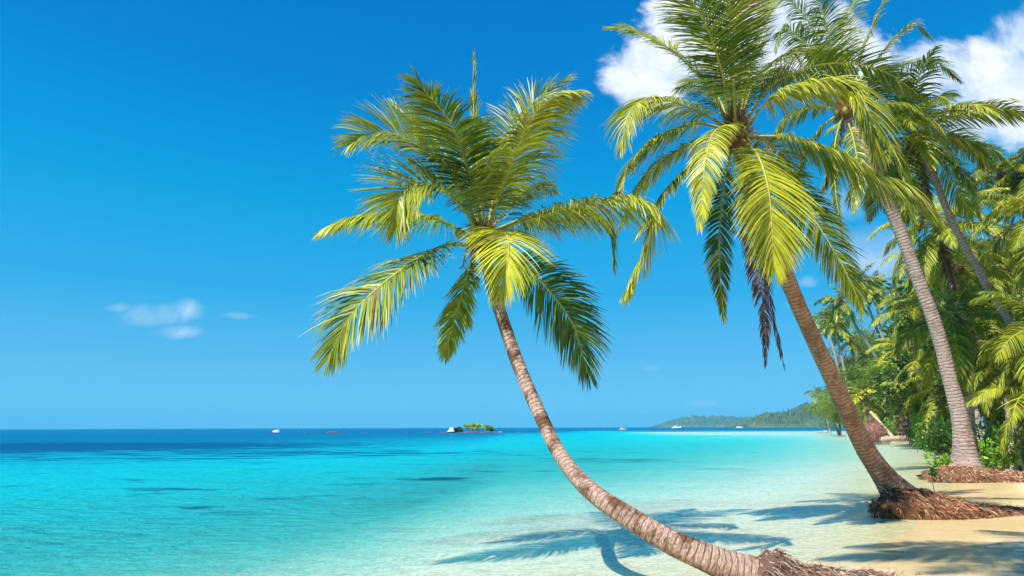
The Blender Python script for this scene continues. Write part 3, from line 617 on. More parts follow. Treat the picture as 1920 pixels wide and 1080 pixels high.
# right hand grove
grove = [
 ('palm with a wide yellow green crown behind the two slim trunks', bp(1830, 37), P(1762, 425, 36), 26, 4.2, .22, 1, (.3, 0, 0)),
 ('low leafy palm with a reddish heart behind the grey ringed trunk', bp(1812, 30), P(1790, 600, 29), 24, 3.3, .2, 2, (.2, 0, 0)),
 ('tall palm whose ragged grey crown tops the right edge against the cloud', bp(1900, 52), P(1880, 330, 50), 26, 4.4, .22, 3, (.4, 0, 0)),
 ('palm whose long fronds reach in from the right edge at mid height', bp(1990, 30), P(1955, 400, 28), 24, 3.9, .2, 4, (.4, 0, 0)),
 ('short bushy palm spreading in from the right edge above the shrubs', bp(1985, 24), P(1968, 620, 23), 26, 3.1, .2, 6, (.2, 0, 0)),
 ('stemless young palm low at the right edge over the sand', bp(1965, 23), P(1962, 745, 23), 22, 2.8, .2, 7, (0, 0, 0)),
 ('leafy palm leaning left of the grey trunk over the green water', bp(1755, 54), P(1722, 585, 52), 24, 4.0, .2, 8, (.2, 0, 0)),
 ('low arching palm above the fallen log', bp(1740, 60), P(1722, 735, 58), 22, 4.0, .2, 9, (.1, 0, 0)),
 ('palm standing far back between the grey and the slim trunks', bp(1850, 60), P(1800, 520, 58), 24, 5.0, .24, 11, (.3, 0, 0)),
 ('tall dark palm at the back of the grove under the ragged crown', bp(1940, 46), P(1890, 500, 44), 26, 4.4, .22, 12, (.3, 0, 0)),
 ('rounded palm crown left of the big yellow green one, high in the grove', bp(1790, 62), P(1738, 480, 60), 24, 4.4, .22, 13, (.3, 0, 0)),
 ('young palm with fronds fanning over the shrubs by the swollen foot', bp(1890, 27), P(1885, 700, 27), 22, 2.4, .17, 14, (0, 0, 0)),
 ('squat palm deep in the shade right of the fallen log', bp(1770, 50), P(1765, 735, 49), 20, 3.4, .2, 15, (0, 0, 0)),
 ('bright palm above the squat ones, left of the grey trunk', bp(1730, 80), P(1700, 655, 78), 24, 4.4, .2, 16, (0, 0, 0)),
 ('palm with drooping brown skirt in the middle of the grove', bp(1815, 42), P(1797, 505, 40), 24, 3.4, .24, 17, (0, 0, 0)),
 ('feather duster palm at the far right above the shaded crowns', bp(2010, 50), P(1945, 320, 48), 26, 4.4, .22, 18, (0, 0, 0)),
 ('slender palm with pale trunk behind the right end of the fallen log', bp(1738, 76), P(1705, 560, 74), 22, 3.9, .17, 19, (.9, 0, 0)),
 ('slender palm rising just left of the grey ringed trunk, high crown', bp(1765, 72), P(1742, 545, 70), 22, 4.0, .17, 20, (.9, 0, 0)),
 ('pale trunked palm leaning over the log with a small crown', bp(1716, 88), P(1672, 690, 86), 20, 3.8, .16, 31, (.8, 0, 0)),
 ('palm with open crown filling the gap above the waterside shrub', bp(1775, 54), P(1745, 670, 52), 22, 3.6, .17, 32, (.4, 0, 0)),
 ('slender palm crowned just right of the grey ringed trunk at mid height', bp(1845, 48), P(1835, 640, 46), 22, 3.2, .17, 33, (.3, 0, 0)),
 ('palm behind the slim trunk with a crown near its middle', bp(1880, 56), P(1850, 585, 54), 22, 4.0, .17, 34, (.3, 0, 0)),
]
for i, (lb, b_, c_, nf, L, r, sd, ln) in enumerate(grove):
    gen_palm(lb, b_, c_, nf, L, M_bark4, 'midy' if i in (0, 7, 13) else 'mid', r, lean=ln, seed=sd, nuts=3 if L > 4.3 else 0, skirt=3+sd % 3)
# distant cluster on the point
far = [
 ('far palm leaning right to left, second crown in the distant cluster', (1688, 806, 112), (1578, 566, 108), 22, 4.6, .27, (2.2, 0, -1.0), 21),
 ('far palm with the highest crown in the distant cluster', (1682, 806, 118), (1612, 528, 114), 24, 4.8, .27, (1.5, 0, -.5), 22),
 ('far palm with its crown on the right of the distant cluster', (1668, 806, 125), (1640, 545, 124), 22, 4.8, .25, (.6, 0, 0), 23),
 ('far palm on the left of the distant cluster, thin straight trunk', (1588, 806, 128), (1549, 598, 126), 22, 4.6, .25, (.6, 0, 0), 24),
 ('far palm with low yellow crown between the left trunks of the cluster', (1596, 806, 120), (1564, 608, 118), 22, 4.2, .25, (.6, 0, 0), 25),
 ('slim far palm with thin crown in front of the feathery trees', (1625, 806, 130), (1592, 640, 128), 16, 3.2, .22, (.4, 0, 0), 26),
 ('tiny lone palm at the left tip of the point', (1556, 806, 170), (1533, 738, 168), 18, 3.4, .2, (.4, 0, 0), 27),
]
for lb, b_, c_, nf, L, r, ln, sd in far:
    gen_palm(lb, bp(b_[0], b_[2]), P(*c_), nf, L, M_bark4, 'far', r, lean=ln, seed=sd, group='far palms on the point')
gen_palm('short bright yellow palm with a dry brown skirt on the water edge', bp(1632, 100), P(1617, 745, 99), 15, 3.9, M_bark4, 'fary', .3, seed=28, lo=-25, group='far palms on the point')
gen_palm('stunted palm just right of the short yellow one', bp(1640, 97), P(1626, 770, 96.5), 8, 2.4, M_bark4, 'far', .25, seed=29, lo=-60, hi=40, group='far palms on the point')
# palm standing out of frame to the near right: its crown shades the lower right sand
gen_palm('coconut palm on the near sand whose crown shades the lower right beach', (8.3, 3.4, zg(8.3, 3.4)), (1.6, 3.0, 12.5), 18, 3.2, M_bark3, 'mid', .2, lean=(-.8, 0, .4), seed=41, lo=-15, group='coconut palms along the beach')

# ------------------------------------------------------------------ broadleaf / feathery vegetation
def leafy_cloud(b, centers, radii, n, size, colr, seed, aspect=.5, droop=0., bright=.25):
    g = np.random.default_rng(seed); k = n
    i = g.integers(0, len(centers), k); d = nrm(g.normal(0, 1, (k, 3))); rad = np.asarray(radii)[i]*g.uniform(.45, 1.05, (k, 1))
    p = np.asarray(centers)[i]+d*rad
    a = nrm(d+g.normal(0, .6, (k, 3))+np.array([0, 0, -droop])); w = nrm(np.cross(a, g.normal(0, 1, (k, 3))))
    s = size*g.uniform(.6, 1.3, (k, 1)); up = np.cross(w, a)*s*.12
    V = np.stack([p, p+a*s*.5+w*s*aspect*.5+up, p+a*s, p+a*s*.5-w*s*aspect*.5+up], 1).reshape(-1, 3)
    cl = np.exp(g.normal(0, bright, len(centers)))[i][:, None]; c = np.asarray(colr)[None]*cl*np.exp(g.normal(0, .22, (k, 1)))*(1+g.normal(0, .06, (k, 3)))
    C = np.repeat(np.clip(np.concatenate([c, np.ones((k, 1))], 1), 0, 1), 4, 0)
    b.add(V, np.arange(4*k).reshape(-1, 4), C)
def tree_meshes(kind, seed):
    g = np.random.default_rng(seed); tb = MB(); cb = MB(); H = 1.0
    trunk_pts = np.array([[0, 0, -.02], [.01, 0, .3], [.03*g.normal(), .02, .65], [.03*g.normal(), 0, .95]])
    S, _ = spline(trunk_pts, 20); V, Q, uv = tube(S, np.linspace(.022, .006, 20), 8); tb.add(V, Q, np.tile([.2, .15, .11, 1], (len(V), 1)), uv)
    cs = []; rs = []
    for i in range(26 if kind == 'feather' else 20):
        z = g.uniform(.22, .95) if kind == 'feather' else g.uniform(.35, .85); a = g.uniform(0, 6.28)
        rr = (.30*(1-z)**.6+.07 if kind == 'feather' else .34*math.sqrt(max(.05, 1-((z-.6)/.42)**2)))*g.uniform(.6, 1.1)
        st = S[int(z*.8*19)]; en = np.array([math.cos(a)*rr, math.sin(a)*rr, z]); L, _ = spline(np.array([st, (st+en)/2+[0, 0, .02], en]), 8)
        V, Q, uv = tube(L, np.linspace(.006, .002, 8), 5); tb.add(V, Q, np.tile([.2, .15, .11, 1], (len(V), 1)), uv)
        for t in (.55, 1.0): cs.append(st+(en-st)*t+g.normal(0, .02, 3)); rs.append([.085, .085, .055] if kind == 'feather' else [.10, .10, .07])
    if kind == 'feather': leafy_cloud(cb, cs, rs, 20000, .030, (.15, .22, .03), seed, .12, .5, .35)
    else: leafy_cloud(cb, cs, rs, 6500, .042, (.07, .12, .025), seed, .5, .1, .3)
    def mk(b, nm, mt):
        return mesh(nm, np.concatenate(b.V), np.concatenate(b.F), [mt], kind != 'broad', attrs={'tint': ('FLOAT_COLOR', np.concatenate(b.C))})
    return mk(tb, 'trunk', M_wood), mk(cb, 'crown', M_needle if kind == 'feather' else M_bush)
TM = {('feather', s): tree_meshes('feather', s) for s in (1, 2, 3)}; TM.update({('broad', s): tree_meshes('broad', s) for s in (4, 5)})
def tree(label, base, H, kind, s, w=1., name=None, group=None, az=0.):
    E = empty(name or ('casuarina_tree' if kind == 'feather' else 'leafy_tree'), base, label, 'tree', group)
    for nm, me in zip(('trunk', 'crown'), TM[(kind, s)]):
        o = link(nm, me, E); o.scale = (H*w, H*w, H); o.rotation_euler = (0, 0, az)
    return E
ts_ = [
 ('feathery casuarina at the left tip of the point, behind the leaning brown trunk', 1574, 150, 12, 1, 1.0),
 ('tall feathery casuarina behind the far palm cluster', 1602, 150, 20, 2, 1.3),
 ('pale green feathery casuarina rising right of the far palm cluster', 1655, 140, 27, 3, 1.15),
 ('dense feathery casuarina behind the short yellow palm', 1640, 125, 16, 1, 1.6),
 ('dark feathery casuarina above the fallen log', 1690, 115, 19, 2, 1.5),
 ('wide feathery casuarina between the log and the grey trunk', 1722, 100, 17, 3, 1.5),
 ('low feathery casuarina nearest the yellow palm', 1668, 108, 12, 1, 1.8),
 ('rounded feathery casuarina in the gap left of the tallest one', 1622, 135, 22, 2, 1.2),
]
for i, (lb, px, D_, H, s, w) in enumerate(ts_): tree(lb, bp(px, D_), H, 'feather', s, w, group='casuarina trees on the point', az=i*1.3)
bs_ = [
 ('broad tree at the back behind the slim trunk', 1830, 86, 20), ('broad tree at the back under the ragged crown', 1870, 74, 23), ('broad tree on the right edge behind all the palms', 1930, 66, 22), ('dark low broad tree behind the grey ringed trunk', 1790, 56, 10), ('dark low broad tree behind the shrubs at the right', 1860, 44, 9), ('dark low broad tree at the right edge under the palms', 1930, 36, 8), ('dark low broad tree right of the fallen log', 1735, 64, 9)]
for i, (lb, px, D_, H) in enumerate(bs_): tree(lb, bp(px, D_), H, 'broad', 4+i % 2, 1.15, group='broad trees at the back of the grove', az=i*2.1)
# shrubs
def shrub(label, base, r, h, n=900, leaf=.12, colr=(.17, .34, .03), seed=0, name='beach_shrub', group='shrubs along the top of the beach'):
    g = np.random.default_rng(seed); E = empty(name, base, label, 'shrub', group); tb = MB(); cb = MB(); cs = []; rs = []
    for i in range(12):
        a = g.uniform(0, 6.28); rr = r*g.uniform(.3, 1); zz = h*g.uniform(.35, 1)
        L, _ = spline(np.array([[0, 0, -.1], [math.cos(a)*rr*.4, math.sin(a)*rr*.4, zz*.5], [math.cos(a)*rr, math.sin(a)*rr, zz]]), 8)
        V, Q, uv = tube(L, np.linspace(.03, .01, 8)*max(1, r*.5), 5); tb.add(V, Q, np.tile([.25, .17, .11, 1], (len(V), 1)), uv)
        for t in (.7, 1.): cs.append(L[int(t*7)]+g.normal(0, .05*r, 3)); rs.append([.28*r, .28*r, .22*h])
    leafy_cloud(cb, cs, rs, n, leaf, colr, seed, .6, -.3, .25)
    tb.build('stem', [M_wood], E); cb.build('foliage', [M_bush], E, smooth=False); return E
sh = [
 ('bright green shrub with round leaves left of the swollen palm foot', 1783, 25, .9, .95), ('bright green shrub with round leaves right of the swollen palm foot', 1858, 24.5, .9, 1.5), ('sprawling shrub on the sand toward the right edge', 1900, 26, 1.2, 1.0), ('tall leafy shrub behind the grey trunk', 1835, 30, 1.8, 2.0), ('shrub at the right frame edge below the young palm', 1935, 28, 1.4, 1.5),
 ('waterside shrub right of the fallen log', 1757, 46, 1.8, 1.9), ('vivid green shrub at the foot of the far leaning palm', 1703, 84, 2.8, 2.6), ('low shrub behind the fallen log', 1728, 66, 2.4, 2.0), ('dark shrub at the water line by the upturned stump', 1668, 98, 2.8, 2.6), ('shrub in the shade behind the waterside shrub', 1778, 44, 2., 2.2), ('vivid shrub behind the short yellow palm', 1648, 106, 3., 3.5), ('rounded shrub above the log right end', 1745, 58, 2.4, 2.6), ('leafy shrub behind the sprawling shrub', 1880, 30, 1.8, 1.8)]
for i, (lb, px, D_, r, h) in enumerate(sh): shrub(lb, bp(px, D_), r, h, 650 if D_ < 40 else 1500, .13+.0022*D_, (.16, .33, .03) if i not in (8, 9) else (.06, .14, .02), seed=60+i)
# sapling growing on palm B's root mound
sb = gp(1757, 952)+np.array([0, -.1, .28])
SA = empty('sapling', sb, 'thin pale stemmed sapling with a few green leaves growing from the red root mound', 'sapling')
D_s = sb[1]; pts = np.array([sb-[0, 0, .12], P(1751, 918, D_s), P(1748, 895, D_s), P(1747, 884, D_s)]); L, _ = spline(pts, 14)
b = MB(); V, Q, uv = tube(L, np.linspace(.012, .006, 14), 6); b.add(V, Q, np.tile([.5, .38, .26, 1], (len(V), 1)), uv)
L2, _ = spline(np.array([P(1750, 905, D_s), P(1757, 898, D_s), P(1765, 894, D_s)]), 6); V, Q, uv = tube(L2, .005, 5); b.add(V, Q, np.tile([.5, .38, .26, 1], (len(V), 1)), uv)
b.build('stem', [M_wood], SA, off=sb)
for q in ((1728, 893), (1744, 884), (1755, 883), (1764, 893), (1750, 888)):
    b = MB(); leafy_cloud(b, [P(*q, D_s)], [[.05, .05, .03]], 6, .11, (.16, .34, .03), q[0], .65); b.build('leaf', [M_bush], SA, smooth=False, off=sb)
# fallen log, upturned stumps, boulders, driftwood
def rodthing(name, label, cat, pts, rads, colr, mat=M_wood, ns=12, rough=.1, group=None):
    pts = np.asarray(pts); g = np.random.default_rng(len(label)); off = pts[0]; b = MB()
    S, L = spline(np.concatenate([pts, np.asarray(rads)[:, None]], 1), 40); V, Q, uv = tube(S[:, :3], S[:, 3:4]*(1+g.normal(0, rough*.4, (40, ns))), ns)
    b.add(V, Q, np.tile([*colr, 1], (len(V), 1)), uv)
    for e, s in ((0, 1), (39, -1)):
        Vc = np.concatenate([S[e:e+1, :3], V[e*ns:(e+1)*ns]]); b.add(Vc, np.array([[0, 1+j, 1+(j+1) % ns] for j in range(ns)]), np.tile([*(np.array(colr)*.7), 1], (len(Vc), 1)))
    o = b.build(name, [mat], None, off=off); o.location = Vector(off); tag(o, label, cat, group); return o
lg = bp(1645, 76); lg2 = bp(1722, 66)
rodthing('fallen_log', 'pinkish fallen palm log lying along the water edge below the grove', 'log', [np.array([lg[0], 74, .12]), np.array([(lg[0]+lg2[0])/2, 74, .4]), np.array([P(1716, 800, 73)[0], 73, .62])], [.33, .3, .28], (.45, .30, .24))
def stump(label, c, r, seed):
    E = empty('upturned_stump', c, label, 'stump', 'upturned root balls'); b = MB(); V, Q = blob(np.array(c)+[0, 0, r*.75], (r*1.1, r*.7, r), 18, 12, .12, seed); b.add(V, Q, np.tile([.22, .12, .09, 1], (len(V), 1)))
    g = np.random.default_rng(seed); k = 1200; i = g.integers(0, len(V), k); d = V[i]-(np.array(c)+[0, 0, r*.7]); fibers(b, V[i], d+g.normal(0, .4*r, (k, 3)), g.uniform(.2, .5, k)*r, .015*r, (.36, .2, .15), .8, seed); b.build('root_ball', [M_root], E, off=c)
q = bp(1635, 77); stump('upturned root ball at the left end of the fallen log', (q[0], 77, .0), 1.35, 1)
q = bp(1727, 70); stump('dark root ball with hanging fibres right of the fallen log', (q[0], 70, .6), 2.0, 2)
for i, (lb, p0, p1, r0, r1) in enumerate([
 ('pale leaning dead trunk running down from the short yellow palm to the log', P(1632, 772, 96), bp(1677, 93), .17, .2),
 ('thin upright pale dead trunk beside the short yellow palm', P(1628, 762, 101), bp(1634, 100), .12, .14),
 ('dark broken trunk bending up from the water behind the leaning brown palm', P(1562, 790, 150), np.array([P(1572, 802, 150)[0], 150, .1]), .12, .3),
 ('slanting bare trunk low in the shrubs near the right edge', P(1888, 790, 25), bp(1913, 25), .13, .15)]):
    rodthing('dead_trunk', lb, 'dead trunk', [p0, (np.asarray(p0)+p1)/2+[.1, 0, -.15], p1-[0, 0, .2]], [r0, (r0+r1)/2, r1], (.55, .46, .40) if i != 2 else (.1, .08, .07), group='bare dead trunks')
def rock(label, px, py, w, h, colr, D_=None, seed=0, group='low rocks on the water'):
    c = G(px, py) if D_ is None else np.array([P(px, 800, D_)[0], D_, 0]); s = c[1]/F; r = (w*s/2, w*s/2*.8, h*s)
    b = MB(); V, Q = blob((0, 0, -.1*r[2]), r, 22, 14, .14, seed); V[:, 2] += .12*r[2]*np.sin(V[:, 0]/r[0]*7+seed); b.add(V, Q, np.tile([*colr, 1], (len(V), 1)))
    o = b.build('rock', [M_rock]); o.location = Vector(c); tag(o, label, 'rock', group)
rock('round pinkish pale boulder alone on the left horizon', 519, 810.5, 16, 4.5, (.55, .38, .30), seed=1)
rock('flat dark reef rock hugging the pale boulder', 507, 810.5, 12, 1.2, (.06, .04, .04), seed=2)
rock('long low dark reddish reef rock midway between boulder and islet', 624, 811, 26, 2.4, (.12, .05, .045), seed=3)
for i, (lb, px, w) in enumerate([('smallest reef speck right of the pale boulder', 560, 5), ('short dark reef rock right of the smallest speck', 573, 8), ('dark reef rock left of the long reddish one', 596, 8), ('dark reef rock right of the long reddish one', 646, 8), ('thin reef rock nearest left of centre', 686, 9), ('low reef rock far left of the white shrine', 764, 14), ('low reef rock next left of the white shrine islet', 803, 18), ('low dark reef rock right of the islet, left of the curved trunk', 975, 12), ('pinkish reef rock just right of the islet', 938, 9)]):
    rock(lb, px, 810.5, w, 1.2, (.09, .05, .05) if i != 8 else (.4, .2, .18), seed=10+i)
for i, (lb, px, w, h) in enumerate([('pale rock at the left of the pair off the point', 1535, 12, 2), ('pinkish rock at the right of the pair off the point', 1547, 9, 3.4)]):
    rock(lb, px, 806, w, h, (.45, .32, .28), 215, 30+i, 'rocks off the point')
# litter: dry fronds on the sand at the right
def dry_frond(label, px, py, ang, L, seed):
    q = gp(px, py, .05); h = np.array([math.cos(ang), math.sin(ang), 0]); c = np.array([q, q+h*L*.35+[0, 0, .22], q+h*L*.7+[0, 0, .16], q+h*L+[0, 0, .02]])
    (V, Q, C), (RV, RQ, rc, RU) = frond_arrays(c, n=50, llen=.55, width=.03, droop=.8, vee=.3, yel=.2, dead=.85, seed=seed, segs=3)
    C = C*np.array([2.6, 2.6, 2.2, 1]); b = MB(); b.add(V, Q, np.clip(C, 0, 1)); o = b.build('dry_frond', [M_leaf], None, off=q); o.location = Vector(q); tag(o, label, 'palm frond', 'dry fronds on the sand')
    b = MB(); b.add(RV, RQ, rc, RU); b.build('midrib', [M_rib], o, off=q)
dry_frond('dry brown frond lying on the sand right of the swollen palm foot', 1862, 868, .5, 2.2, 1)
dry_frond('reddish dry frond on the sand at the right edge', 1915, 862, 2.6, 2.4, 2)
dry_frond('dry frond half under the sprawling shrub', 1880, 850, 1.0, 2.0, 3)
# ------------------------------------------------------------------ islet with shrine
ci = G(880, 811); Di = ci[1]; s = Di/F
def isl(name, mat, label, cat, items, base, colr, group=None):
    b = MB()
    for (V, Q) in items: b.add(V, Q, np.tile([*colr, 1], (len(V), 1)))
    o = b.build(name, [mat], None, off=base); o.location = Vector(base); return tag(o, label, cat, group)
items = []
for i, (px, w, h) in enumerate([(838, 26, 1.4), (862, 34, 1.8), (885, 40, 2), (908, 36, 2), (925, 18, 1.2)]):
    c = np.array([P(px, 800, Di)[0], Di, 0]); items.append(blob(c, (w*s/2, w*s*.35, h*s), 20, 10, .15, i))
isl('islet', M_rock, 'low dark rocky islet carrying the shrine and small trees', 'islet', items, ci, (.13, .09, .07)); 
tl = [('lowest dark green tree on the islet, next to the shrine', 863, 8, 9, (.10, .22, .02)), ('umbrella shaped tree leaning left on the islet', 875, 13, 12, (.42, .5, .03)), ('tallest umbrella shaped tree in the middle of the islet', 886, 14, 12, (.38, .48, .03)), ('flat topped tree right of the tallest on the islet', 898, 13.5, 12, (.42, .5, .03)), ('round tree nearest the right end of the islet', 912, 11.5, 15, (.3, .45, .03)), ('small low tree at the islet right tip', 922, 9, 8, (.2, .36, .03)), ('low dark green bush between shrine and trees on the islet', 857, 6.5, 7, (.04, .11, .02)), ('low spreading tree under the umbrella trees of the islet', 888, 7, 20, (.3, .42, .03))]
for i, (lb, px, h, w, c) in enumerate(tl):
    base = np.array([P(px, 800, Di)[0], Di+(i % 3-1)*1.5, .3]); E = empty('islet_tree', base, lb, 'tree', 'trees on the islet'); hh = h*s; ww = w*s/2
    tb = MB(); S, _ = spline(np.array([[0, 0, -.2], [.1, 0, hh*.4], [.0, .1, hh*.8]]), 8); V, Q, uv = tube(S, np.linspace(.16, .06, 8), 6); tb.add(V, Q, np.tile([.2, .15, .1, 1], (len(V), 1)), uv); tb.build('trunk', [M_wood], E)
    flat = 'umbrella' in lb or 'flat' in lb
    g = np.random.default_rng(i); cs = [np.array([g.uniform(-.7, .7)*ww, g.uniform(-.7, .7)*ww, hh*(.82 if flat else g.uniform(.35, .8))]) for _ in range(9)]
    cb = MB(); leafy_cloud(cb, cs, [[ww*.42, ww*.42, hh*(.14 if flat else .24)]]*9, 900, .4, c, i, .6); cb.build('crown', [M_bush], E, smooth=False)
# white twin spired shrine
bs = np.array([P(847, 800, Di)[0], Di-1, .35]); E = empty('shrine', bs, 'small white twin spired shrine on the left rocks of the islet', 'shrine')
def lathe(prof, c, ns=12):
    prof = np.array(prof); th = np.linspace(0, 2*np.pi, ns, endpoint=False); V = np.stack([c[0]+prof[:, :1]*np.cos(th), c[1]+prof[:, :1]*np.sin(th), c[2]+np.repeat(prof[:, 1:], ns, 1)], -1).reshape(-1, 3)
    i = np.arange(len(prof)-1)[:, None]*ns; j = np.arange(ns)[None]; k = (j+1) % ns; return V, np.stack([i+j, i+k, i+ns+k, i+ns+j], -1).reshape(-1, 4)
W1 = np.array([.8, .76, .76, 1])
b = MB(); V, Q = lathe([(0, 0), (8*s, 0), (8*s, .9*s), (6.5*s, 1.0*s), (6.2*s, 2.2*s), (0, 2.3*s)], (0, 0, 0)); b.add(V, Q, np.tile(W1, (len(V), 1))); b.build('base', [M_paint], E, smooth=False)
for dx, h in ((-1.6, 10), (1.8, 9.4)):
    b = MB(); V, Q = lathe([(3.*s, 2.2*s), (2.8*s, 3.4*s), (1.6*s, 4.6*s), (1.4*s, 6*s), (.7*s, 7*s), (.4*s, 8.4*s), (.02, h*s)], (dx*s, 0, 0)); b.add(V, Q, np.tile(W1, (len(V), 1))); b.build('spire', [M_paint], E)

# ------------------------------------------------------------------ boats
def boat(label, px, py, Lpx, kind, colr, D_=None):
    c = G(px, py) if D_ is None else np.array([P(px, 800, D_)[0], D_, 0]); L = Lpx*c[1]/F; E = empty('boat', c, label, 'boat', 'boats on the bay')
    n = 15; t = np.linspace(-1, 1, n); wid = L*.14*np.clip(1-np.abs(t)**3, .05, 1); shr = L*(.10+.10*np.clip(t, 0, 1)**2+.03*t**2)
    V = []
    for i in range(n):
        x = t[i]*L/2; V += [(x*.92, 0, -.03*L), (x*.96, -wid[i]*.8, .02*L), (x, -wid[i], shr[i]), (x, -wid[i]*.85, shr[i]-.02*L), (x, wid[i]*.85, shr[i]-.02*L), (x, wid[i], shr[i]), (x*.96, wid[i]*.8, .02*L)]
    ii = np.arange(n-1)[:, None]*7; j = np.arange(7)[None]; k = (j+1) % 7; Q = np.stack([ii+j, ii+k, ii+7+k, ii+7+j], -1).reshape(-1, 4)
    b = MB(); b.add(np.array(V), Q, np.tile([*colr, 1], (len(V), 1))); b.build('hull', [M_paint], E)
    def box(x0, x1, y, z0, z1, c2, nm, tp=.9):
        V = np.array([(x0, -y, z0), (x1, -y, z0), (x1, y, z0), (x0, y, z0), (x0+(1-tp)*L*.1, -y*tp, z1), (x1-(1-tp)*L*.1, -y*tp, z1), (x1-(1-tp)*L*.1, y*tp, z1), (x0+(1-tp)*L*.1, y*tp, z1)])
        b = MB(); b.add(V, np.array([[0, 1, 5, 4], [1, 2, 6, 5], [2, 3, 7, 6], [3, 0, 4, 7], [4, 5, 6, 7]]), np.tile([*c2, 1], (8, 1))); b.build(nm, [M_paint], E, smooth=False)
    if kind != 'skiff':
        box(-.3*L, .12*L, .09*L, .10*L, .26*L, (.75, .72, .72), 'cabin'); box(-.34*L, .16*L, .105*L, .262*L, .285*L, colr if kind == 'fish' else (.75, .75, .75), 'cabin_roof', 1.)
        b = MB(); V, Q, uv = tube(np.array([[.16*L, 0, .12*L], [.16*L, 0, .36*L], [.16*L, 0, (.75 if kind == 'fish' else .5)*L]]), .012*L, 6); b.add(V, Q, np.tile([.6, .6, .6, 1], (len(V), 1)), uv); b.build('mast', [M_paint], E)
    else:
        box(-.2*L, .1*L, .08*L, .10*L, .17*L, (.2, .2, .22), 'seat_box')
    return E
boat('white and mint fishing boat with a mast in front of the far headland', 1268, 0, 17, 'fish', (.55, .78, .70), 900)
boat('small white boat moored closer to the green hill', 1386, 0, 12, 'cruise', (.8, .8, .8), 1000)
boat('tiny red and white boat, middle of the three left of the headland', 1167, 806, 13, 'cruise', (.5, .3, .28))
boat('tiny dark skiff farthest left on the bay', 1136, 806, 8, 'skiff', (.06, .08, .12))

# ------------------------------------------------------------------ hills
def hill_mat(name, a, b_):
    m, nt, out = newmat(name); pos = wpos(nt); n = noise(nt, pos, .05, 5, .7); n2 = noise(nt, pos, .009, 3)
    c = mixc(nt, ramp(nt, n, [(.35, (0, 0, 0)), (.65, (1, 1, 1))]), a, b_); c = mixc(nt, ramp(nt, n2, [(.5, (0, 0, 0)), (.7, (1, 1, 1))]), c, (.12, .14, .07))
    principled(nt, out, c, .9, None, .1); return m
def hill(name, prof, D_, depth, mat, amp, seed, fr):
    """prof: (px, py_top) skyline"""
    g = np.random.default_rng(seed); xs = np.linspace(prof[0][0], prof[-1][0], int((prof[-1][0]-prof[0][0])*1.4)); ht = np.interp(xs, [p[0] for p in prof], [p[1] for p in prof])
    X = np.array([P(x, 800, D_)[0] for x in xs]); Z = np.array([max(P(x, y, D_)[2]*.85, 0) for x, y in zip(xs, ht)])
    m = 46; v = np.linspace(0, 1, m); Zs = np.sin(v*np.pi*.5)**.8
    XX = np.repeat(X[None], m, 0); YY = D_-depth+depth*v[:, None]*1.0+0*XX; YY = np.repeat((D_-depth*(1-v))[:, None], len(X), 1); XX = XX*YY/D_
    ZZ = Zs[:, None]*Z[None]; nz_ = g.normal(0, 1.3, ZZ.shape); nz_ = sum(np.roll(nz_, k_, 1) for k_ in range(-5, 6))/4.5; nz_ = (nz_+np.roll(nz_, 1, 0))*.7
    bumpy = 1.15*amp*np.abs(nz_+.5*np.sin(XX*fr+seed)*np.sin(YY*fr*1.3))
    ZZ = ZZ-4+bumpy*np.clip(ZZ/12, 0, 1)+5*(Zs[:, None] > .08)
    back = ZZ[-1:]*.0-5; ZZ = np.concatenate([ZZ, ZZ[-1:]*.7, back]); XX = np.concatenate([XX, XX[-1:], XX[-1:]]); YY = np.concatenate([YY, YY[-1:]+depth*.3, YY[-1:]+depth*.8])
    ZZ[:, 0] = -6; ZZ[:, -1] = -6
    nr, nc = ZZ.shape; V = np.stack([XX, YY, ZZ], -1).reshape(-1, 3); i = np.arange(nr-1)[:, None]*nc; j = np.arange(nc-1)[None]
    Q = np.stack([i+j, i+j+1, i+nc+j+1, i+nc+j], -1).reshape(-1, 4); o = link(name, mesh(name, V, Q, [mat], False)); return tag(o, kind='structure')
Hm1 = hill_mat('far_forest', (.035, .10, .07), (.09, .17, .09)); Hm2 = hill_mat('near_forest', (.03, .075, .02), (.12, .17, .04))
hill('far_hills', [(1236, 799), (1262, 792), (1278, 786), (1300, 783), (1350, 783), (1400, 785), (1440, 787), (1500, 784), (1560, 786)], 3400, 500, Hm1, 7, 1, .03)
hill('near_hills', [(1400, 797), (1425, 790), (1450, 783), (1480, 779), (1500, 770), (1520, 759), (1545, 753), (1580, 744), (1640, 745), (1720, 755), (1800, 770)], 1900, 350, Hm2, 7, 2, .05)

# ------------------------------------------------------------------ sun, sky, clouds
SUN = nrm(np.array([-.51, -.50, 1.]))
sun_d = bpy.data.lights.new('sun', 'SUN'); sun_d.energy = 5.0; sun_d.angle = R(.53); sun_d.color = (1., .95, .86)
sun = bpy.data.objects.new('sun', sun_d); col.objects.link(sun); sun.rotation_euler = Vector(SUN).to_track_quat('Z', 'Y').to_euler()
w = bpy.data.worlds.new('World'); scene.world = w; w.use_nodes = True; nt = w.node_tree; nt.nodes.clear()
out = nt.nodes.new('ShaderNodeOutputWorld'); bg = nt.nodes.new('ShaderNodeBackground'); nt.links.new(bg.outputs[0], out.inputs[0]); bg.inputs[1].default_value = .12
sky = N(nt, 'ShaderNodeTexSky', sky_type='NISHITA', sun_disc=False, sun_elevation=math.asin(SUN[2]), sun_rotation=math.atan2(SUN[0], SUN[1]), air_density=1.0, dust_density=.3, ozone_density=2.5, altitude=0)
SG = dict(r=(1.0, 1.0), g=(1.0, 1.0), b=(1.0, 1.0))
SKYFIT = [(.12, 1.75), (.50, .86), (.9, 1.1)]
sep = N(nt, 'ShaderNodeSeparateColor'); nt.links.new(sky.outputs[0], sep.inputs[0]); comb = N(nt, 'ShaderNodeCombineColor')
